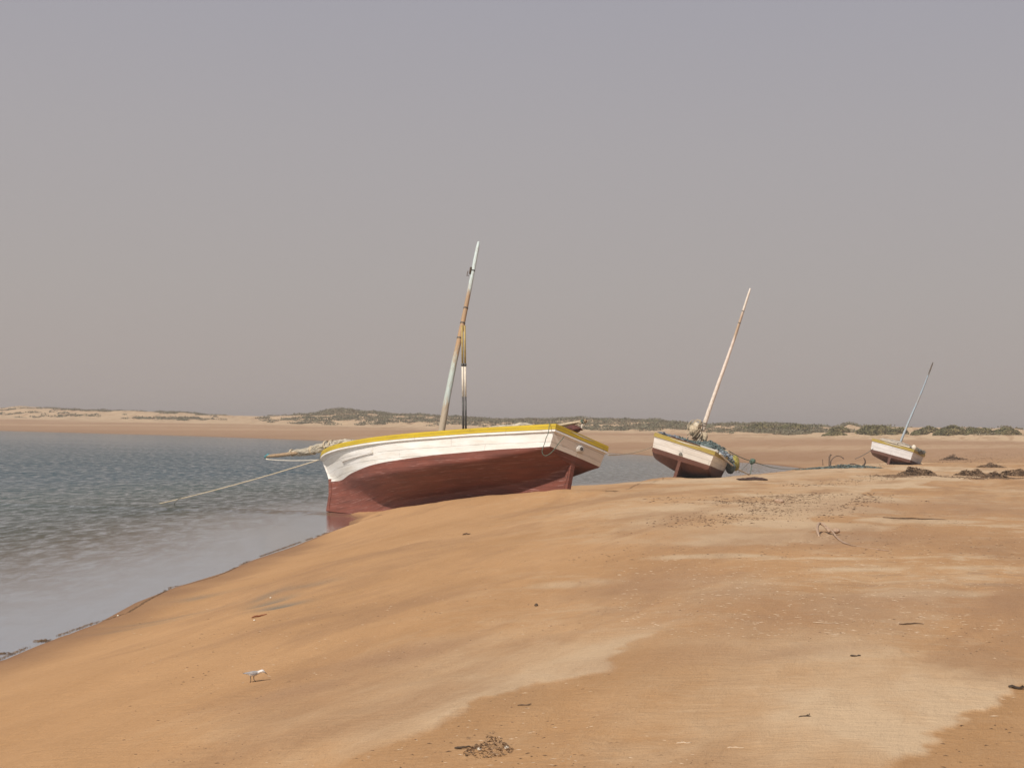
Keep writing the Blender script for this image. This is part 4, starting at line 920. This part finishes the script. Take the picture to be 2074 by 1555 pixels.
def straw_field(name, n, size, mat, label, seed, ar=(1.5, 9), region=(250, 2090, 1010, 1560), thr=.42):
    X = scatter_px(n, *region, seed); rg_ = np.random.default_rng(seed + 1)
    keep = (seg_dist(X[:, 0], X[:, 1], NEAR) > .5) & ~inside(X[:, 0], X[:, 1], POLY) & (fbm(X[:, 0] * .7, X[:, 1] * .5, seed, 3) > thr); X = X[keep]; Z = terrain(X[:, 0], X[:, 1])
    V = []; Fq = []
    for (x, y), z in zip(X, Z):
        s = size * rg_.uniform(.4, 1.3); l = s * rg_.uniform(*ar); a = rg_.normal() * .5; d = Vector((math.cos(a), math.sin(a), rg_.normal() * .05)) * l / 2; w = Vector((-math.sin(a), math.cos(a), 0)) * s * .4; c = Vector((x, y, z + .002)); bend = Vector((-math.sin(a), math.cos(a), 0)) * l * rg_.normal() * .08
        k = len(V); V += [c - d - w * .6, c - w + bend, c + d - w * .4, c + d + w * .4, c + w + bend, c - d + w * .6, c + bend + Vector((0, 0, s * .5))]
        Fq += [(k, k + 1, k + 6), (k + 1, k + 2, k + 6), (k + 2, k + 3, k + 6), (k + 3, k + 4, k + 6), (k + 4, k + 5, k + 6), (k + 5, k, k + 6)]
    return tag(mesh_obj(name, V, Fq, mat, None, None, False), label, 'litter', None, 'stuff')
straw_field('shell_litter', 1300, .0045, M['shell'], 'pale straws and shell bits sprinkled over the orange beach', 21)
straw_field('shell_litter', 1300, .0048, M['shell'], 'dense pale straws over the upper right of the beach', 22, (2, 12), (1250, 2090, 1060, 1290), .38)
straw_field('twig_litter', 1500, .006, M['weed'], 'dark crumbs and twigs sprinkled over the beach', 23, (1, 5))
straw_field('twig_litter', 1400, .009, M['weed'], 'dark crumbs and weed bits over the far part of the beach', 24, (1, 6), (1150, 2090, 985, 1140), .42)

def twig(px, py, lpx, ang, r_, mat, name, label, cat='stick', group=None, fork=0, seed=0):
    c = ground(px, py); s = FPX / c.y; l = lpx / s; rg_ = random.Random(seed); mb = MB()
    d = Vector((math.cos(ang), math.sin(ang) * 1.0, 0)); nrm = Vector((-d.y, d.x, 0)); pts = []
    for k in range(7):
        q_ = k / 6 - .5; p = d * l * q_ + nrm * l * .08 * math.sin(q_ * 6 + seed); z = tz(c.x + p.x, c.y + p.y) - c.z; pts.append(Vector((p.x, p.y, z + r_ * (.7 + (rg_.random() * 1.2)))))
    mb.tube(pts, [r_ * .6, r_, r_, r_ * .95, r_ * .85, r_ * .7, r_ * .35], 6, lump=.25, seed=seed)
    for k in range(fork):
        i = rg_.choice([2, 3, 4]); e_ = pts[i] + d * l * rg_.uniform(.08, .2) + nrm * l * rg_.uniform(-.25, .25) + Vector((0, 0, r_ * 2)); mb.tube([pts[i], e_], [r_ * .6, r_ * .3], 5)
    o = mb.build(name, mat); o.location = c; return tag(o, label, cat, group)
TG_ = 'small sticks on the beach'
twig(525, 1249, 30, .18, .010, M['rust'], 'driftwood_stick', 'small red brown stick on the smooth sand above the wading bird', group=TG_, seed=1)
twig(2066, 1396, 44, -.25, .010, M['darkwood'], 'driftwood_stick', 'thin dark forked twig at the right edge above the sand scarp', group=TG_, fork=1, seed=2)
twig(1632, 1453, 30, .15, .006, M['darkwood'], 'driftwood_stick', 'small dark forked twig on plain sand in the lower right', group=TG_, fork=2, seed=3)
twig(1062, 1429, 28, -.1, .006, M['weed'], 'driftwood_stick', 'thin grey twig just below the near sand scarp', group=TG_, seed=4)
twig(938, 1516, 34, .05, .006, M['darkwood'], 'driftwood_stick', 'thin dark twig left of the seaweed tuft at the bottom', group=TG_, seed=5)
twig(1733, 1330, 22, .1, .007, M['darkwood'], 'driftwood_stick', 'short dark stick in the middle of the right hand beach', group=TG_, seed=6)
twig(1845, 1264, 50, -.03, .006, M['weed'], 'driftwood_stick', 'long thin grey straw on the right beach above the short dark stick', group=TG_, seed=7)
twig(1490, 1515, 34, -.2, .0035, M['shell'], 'pale_reed', 'bent pale reed at the bottom edge right of the seaweed tuft', 'reed', TG_, seed=8)
twig(1385, 1505, 30, .05, .0035, M['shell'], 'pale_reed', 'short pale reed left of the bent reed at the bottom', 'reed', TG_, fork=1, seed=9)
twig(1660, 1470, 40, .03, .0035, M['shell'], 'pale_reed', 'long pale reed just below the small forked twig', 'reed', TG_, seed=10)
twig(1675, 1262, 56, .02, .0035, M['shell'], 'pale_reed', 'long straight pale reed on the dark sand band right of centre', 'reed', TG_, seed=12)
twig(1850, 1052, 130, .06, .012, M['weed'], 'driftwood_stick', 'long thin dark stick on the right beach beside a pale sand patch', group=TG_, seed=13)
twig(945, 1083, 16, -.1, .014, M['weed'], 'driftwood_stick', 'small dark chip on the smooth sand right below the nearest boat', group=TG_, seed=14)
c = ground(1086, 1227); o = lumpy('dark_pebble', c + Vector((0, 0, .01)), (.018, .018, .016), M['darkwood'], 3, .3, None, 2); tag(o, 'single dark round pebble alone on the sand in the picture middle', 'pebble')
# dark rag on the crest right of boat two
c = ground(1532, 972); rag = empty('dark_rag', Matrix.Translation(c)); tag(rag, 'flat black rag lying on the sand to the right of the middle boat', 'rag')
o = lumpy('rag_fold', (0, 0, .03), (.42, .30, .08), M['rag'], 17, .3, rag, 4, 2.5); o = lumpy('rag_tail', (-.45, .1, .02), (.30, .15, .045), M['rag'], 18, .3, rag, 3, 2.5)
# curved half buried anchor with a stone and rope trace
c = ground(1672, 1083); an = empty('buried_anchor', Matrix.Translation(c)); tag(an, 'pale half buried anchor with curved fluke and rope on the beach at the right', 'anchor')
Yc = c.y
def rg2(l, dz): return [gz(ground(a, b_), dz_) - c for (a, b_), dz_ in zip(l, dz)]
mb = MB(); mb.tube(catmull([p for p in rg2([(1659, 1086), (1655, 1082), (1658, 1078), (1668, 1078), (1680, 1082)], [.0, .07, .13, .11, .04])], 4), [.014, .018] + [.021] * 15, 7, lump=.15); mb.build('fluke', M['pebble'], an)
mb = MB(); mb.tube(catmull([p for p in rg2([(1672, 1079), (1686, 1083), (1694, 1090), (1706, 1098), (1725, 1104)], [.10, .05, .02, .008, -.01])], 4), .014, 6, lump=.2); mb.build('shank', M['pebble'], an)
q = ground(1694, 1083); lumpy('stone', q - c + Vector((0, 0, .06)), (.055, .05, .04), M['pebble'], 8, .2, an, 3)
rope('buried_rope', [gz(ground(a, b_), .008) for a, b_ in [(1706, 1100), (1730, 1106), (1780, 1114), (1800, 1116)]], .006, M['pebble'], 'pale rope half buried in the sand leading right from the curved anchor', lump=.5)
# pale lump left of it and seaweed tuft at the bottom
c = ground(1578, 1018); o = lumpy('pale_stone', c + Vector((0, 0, .03)), (.10, .08, .05), M['pebble'], 28, .3, None, 3); tag(o, 'pale rounded stone on the beach below the middle boat', 'stone')
c = ground(990, 1521); o = clump('seaweed_tuft', (c.x, c.y), .125, .15, .045, 380, .011, M['weedpale'], 90, blade=True, base=False); tag(o, 'tangled tuft of dry seaweed with white bits in the bottom middle of the picture', 'seaweed')
for i, (px, py, lab) in enumerate([(971, 1521, 'leftmost tiny white shell in the seaweed tuft at the bottom'), (1026, 1518, 'tiny white shell at the right end of the seaweed tuft'), (548, 1212, 'tiny white shell on the grey sand patch'), (239, 1248, 'white shell at the water edge in the lower left'), (515, 1258, 'tiny white shell just below the red brown stick')]):
    c = ground(px, py); o = lumpy('white_shell', c + Vector((0, 0, .012)), (.012, .010, .009), M['ropewhite'], 30 + i, .2, None, 2); tag(o, lab, 'shell', 'white shells on the beach')

# ------------------------------------------------------------------ scrub on the dunes
def scrub_field(name, label, n, seed, dens, size):
    rg_ = np.random.default_rng(seed); u = rg_.uniform(-.44, .42, n); px = u * FPX + IW / 2
    # distance range of the dune belt for each direction
    V = []; Fq = []; r_ = 120 + 330 * rg_.uniform(0, 1, n) ** .8; X = u * r_; Y_ = r_; d = seg_dist(X, Y_, FAR)
    ok = (d > 74) & (d < 135) & ~inside(X, Y_, POLY); X, Y_, px, d = X[ok], Y_[ok], px[ok], d[ok]
    nn = fbm(X * .07, Y_ * .10, seed, 4) * .65 + fbm(X * .3, Y_ * .3, seed + 3, 3) * .35
    ok = nn > np.interp(px, [q[0] for q in dens], [q[1] for q in dens]) + .14 * smooth(92, 74, d); X, Y_, nn = X[ok], Y_[ok], nn[ok]; Z = terrain(X, Y_)
    K = 24; m = len(X); C_ = np.repeat(np.stack([X, Y_, Z], 1), K, 0); rad_ = np.repeat(rg_.uniform(.5, 1.25, m) * size, K)
    a = rg_.uniform(0, 6.283, m * K); q = np.sqrt(rg_.uniform(0, 1, m * K)); C_[:, 0] += np.cos(a) * q * rad_; C_[:, 1] += np.sin(a) * q * rad_; C_[:, 2] += np.sqrt(1 - q * q) * rad_ * .42 * rg_.uniform(.3, 1, m * K)
    D = rg_.normal(size=(m * K, 3)); D /= np.linalg.norm(D, axis=1)[:, None]; E_ = np.cross(D, rg_.normal(size=(m * K, 3))); E_ /= np.linalg.norm(E_, axis=1)[:, None]
    s = (rg_.uniform(.09, .22, m * K))[:, None]; vv = np.stack([C_ - D * s, C_ + E_ * s * .8, C_ + D * s, C_ - E_ * s * .8], 1).reshape(-1, 3)
    fq = np.arange(len(vv)).reshape(-1, 4); o = grid_mesh(name, vv, fq, {}, M['scrub']); o.data.polygons.foreach_set('use_smooth', np.zeros(len(fq), bool))
    return tag(o, label, 'scrub', None, 'stuff')
scrub_field('dune_scrub', 'low grey green scrub covering the dunes along the horizon', 46000, 5,
   [(-200, .57), (150, .58), (380, .54), (500, .60), (560, .50), (640, .38), (760, .39), (860, .43), (1000, .43), (1130, .41), (1200, .37), (1650, .39), (1660, .62), (2100, .66)], 1.3)
SG = 'green shrubs on the pale dunes at the right'
def shrub(px, pyb, wpx, hpx, seed, lab, Yg=None):
    pyb -= 2
    c = ground(px, pyb, 60, 400); s = FPX / c.y; root = empty('dune_shrub', Matrix.Translation(c)); tag(root, lab, 'shrub', SG)
    w, h = wpx / s / 2, hpx / s
    o = clump('foliage', (c.x, c.y), w, max(w * .5, 1.2), h, int(500 + 45 * w * h * 8), .20, M['shrub'], seed, parent=root)
    mb = MB(); rg_ = random.Random(seed)
    for k in range(7): 
        a = rg_.uniform(0, 6.28); mb.tube([(0, 0, -.05), (math.cos(a) * w * .3, math.sin(a) * w * .2, h * .4), (math.cos(a) * w * .55, math.sin(a) * w * .3, h * .62)], [.06, .045, .02], 5)
    mb.build('stem', M['darkwood'], root)
shrub(1700, 878, 44, 12, 101, 'small rounded shrub on bare dune sand midway between the middle and far boats')
shrub(1690, 882, 52, 4, 102, 'very low dark strip of shrub at the foot of the small rounded shrub')
shrub(1775, 880, 84, 17, 103, 'broad green shrub directly left of the blue mast')
shrub(1815, 881, 50, 12, 104, 'lower shrub directly behind the blue mast foot')
shrub(1875, 879, 60, 13, 105, 'green shrub first to the right of the blue mast')
shrub(1925, 880, 72, 16, 106, 'high crowned shrub second to the right of the blue mast')
shrub(1980, 880, 64, 13, 107, 'shrub third to the right of the blue mast')
shrub(2035, 880, 66, 11, 108, 'shrub at the right end of the dune row, tapering to the photo edge')
shrub(1540, 872, 100, 12, 109, 'long shrub on the dunes just right of the white mast')
shrub(1605, 873, 70, 11, 110, 'shrub at the end of the long green dune row right of the white mast')

# ------------------------------------------------------------------ the bird
bf = ground(507, 1382); bs = bf.y / FPX    # metres per photo pixel at the bird
bird = empty('wading_bird', Matrix.Translation(bf)); tag(bird, 'small pale grey and white wading bird walking to the right on the wet sand', 'bird')
def featherm(name, c1, c2): return simple(name, c1, c2, 90, .8, .3, .002)
Mw, Mg = featherm('white_feathers', (.62, .58, .54), (.76, .72, .68)), featherm('grey_feathers', (.16, .15, .15), (.40, .37, .36))
Mh = featherm('head_feathers', (.42, .41, .41), (.62, .60, .59))
def bp(x, y, d=0): return Vector(((x - 507) * bs, d * bs, (1382 - y) * bs))
def ringloft(secs, n=16):
    v = []; f = []
    for (c, ry, rz) in secs:
        for k in range(n):
            a = 2 * math.pi * k / n; v.append(c + Vector((0, math.cos(a) * ry, math.sin(a) * rz)))
    m = len(secs)
    f = [(i * n + k, (i + 1) * n + k, (i + 1) * n + (k + 1) % n, i * n + (k + 1) % n) for i in range(m - 1) for k in range(n)] + [tuple(reversed(range(n))), tuple((m - 1) * n + k for k in range(n))]
    return v, f
secs = [(bp(493, 1363.2), .4, .3), (bp(497, 1363.6), 1.8, 1.0), (bp(502, 1364.2), 3.4, 2.4), (bp(507, 1364.6), 4.6, 3.8), (bp(512, 1364.2), 5.2, 4.8), (bp(517, 1363.2), 5.2, 5.0), (bp(521, 1361.8), 4.5, 4.4), (bp(524, 1360.4), 3.6, 3.6), (bp(526.5, 1359.2), 3.1, 3.2), (bp(529, 1358.3), 3.1, 3.3), (bp(531.5, 1358), 3.0, 3.2), (bp(533.6, 1358.6), 2.3, 2.5), (bp(535.2, 1359.6), 1.2, 1.3), (bp(535.9, 1360.2), .4, .5)]
v, f = ringloft([(c, a * bs, b_ * bs) for c, a, b_ in secs])
mesh_obj('body', v, f, None, bird, None, True, [Mw, Mh], [1 if (q % 16) in (2, 3, 4, 5) and q // 16 >= 7 else 0 for q in range(len(f))])
for sd in (-1, 1):
    w = [(bp(491.5, 1363.4, sd * .6), .5, .5), (bp(497, 1363.3, sd * 1.8), .9, 1.1), (bp(504, 1362.6, sd * 3.4), 1.0, 2.4), (bp(511, 1362.4, sd * 4.6), 1.0, 3.6), (bp(517, 1362.2, sd * 4.7), 1.0, 3.7), (bp(521, 1361.4, sd * 4.0), .9, 2.4), (bp(523, 1360.8, sd * 3.2), .3, .8)]
    v, f = ringloft([(c, a * bs, b_ * bs) for c, a, b_ in w], 12); mesh_obj('wing', v, f, Mg, bird)
v, f = ringloft([(bp(494, 1362.4), 1.2 * bs, .4 * bs), (bp(503, 1361.4), 3.3 * bs, .9 * bs), (bp(512, 1360.3), 4.4 * bs, 1.2 * bs), (bp(519, 1359), 3.9 * bs, 1.1 * bs), (bp(524, 1357.6), 2.5 * bs, .8 * bs)], 12); mesh_obj('back_feathers', v, f, Mg, bird)
mb = MB(); mb.tube([bp(535, 1360), bp(538, 1362), bp(541, 1364.6)], [1.0 * bs, .7 * bs, .3 * bs], 8); mb.build('bill', M['metal'], bird)
for sd in (-1, 1): lumpy('eye', bp(532.2, 1357.6, sd * 2.7), (.75 * bs, .5 * bs, .75 * bs), M['metal'], 1, 0, bird, 2)
for pts in ([bp(508, 1368, -2), bp(507.3, 1371, -2), bp(508.2, 1375, -2), bp(507.2, 1381.6, -2)], [bp(513, 1368, 2), bp(513.5, 1372.5, 2), bp(513.3, 1375, 2), bp(518, 1380.6, 2)]):
    mb = MB(); mb.tube(pts, [1.2 * bs, .8 * bs, .65 * bs, .5 * bs], 7)
    e_ = pts[-1]
    for dx, dy in ((3.2, 0), (2.4, 1.8), (2.4, -1.8), (-1.2, 0)): mb.tube([e_, e_ + Vector((dx * bs, dy * bs, -.3 * bs))], [.45 * bs, .25 * bs], 5)
    mb.build('leg', M['metal'], bird)

# ------------------------------------------------------------------ dusty air
hz = bpy.data.materials.new('haze_air'); hz.use_nodes = True; nt = hz.node_tree; nt.nodes.clear()
ho = nt.nodes.new('ShaderNodeOutputMaterial'); pv = nt.nodes.new('ShaderNodeVolumePrincipled')
pv.inputs['Color'].default_value = (0.97, 0.90, 0.86, 1); pv.inputs['Density'].default_value = 0.0010; pv.inputs['Anisotropy'].default_value = 0.3
nt.links.new(pv.outputs[0], ho.inputs['Volume'])
mb = MB(); mb.box((0, 0, 5.0), (3500, 3500, 17.0)); tag(mb.build('haze', hz, None, False), kind='stuff')
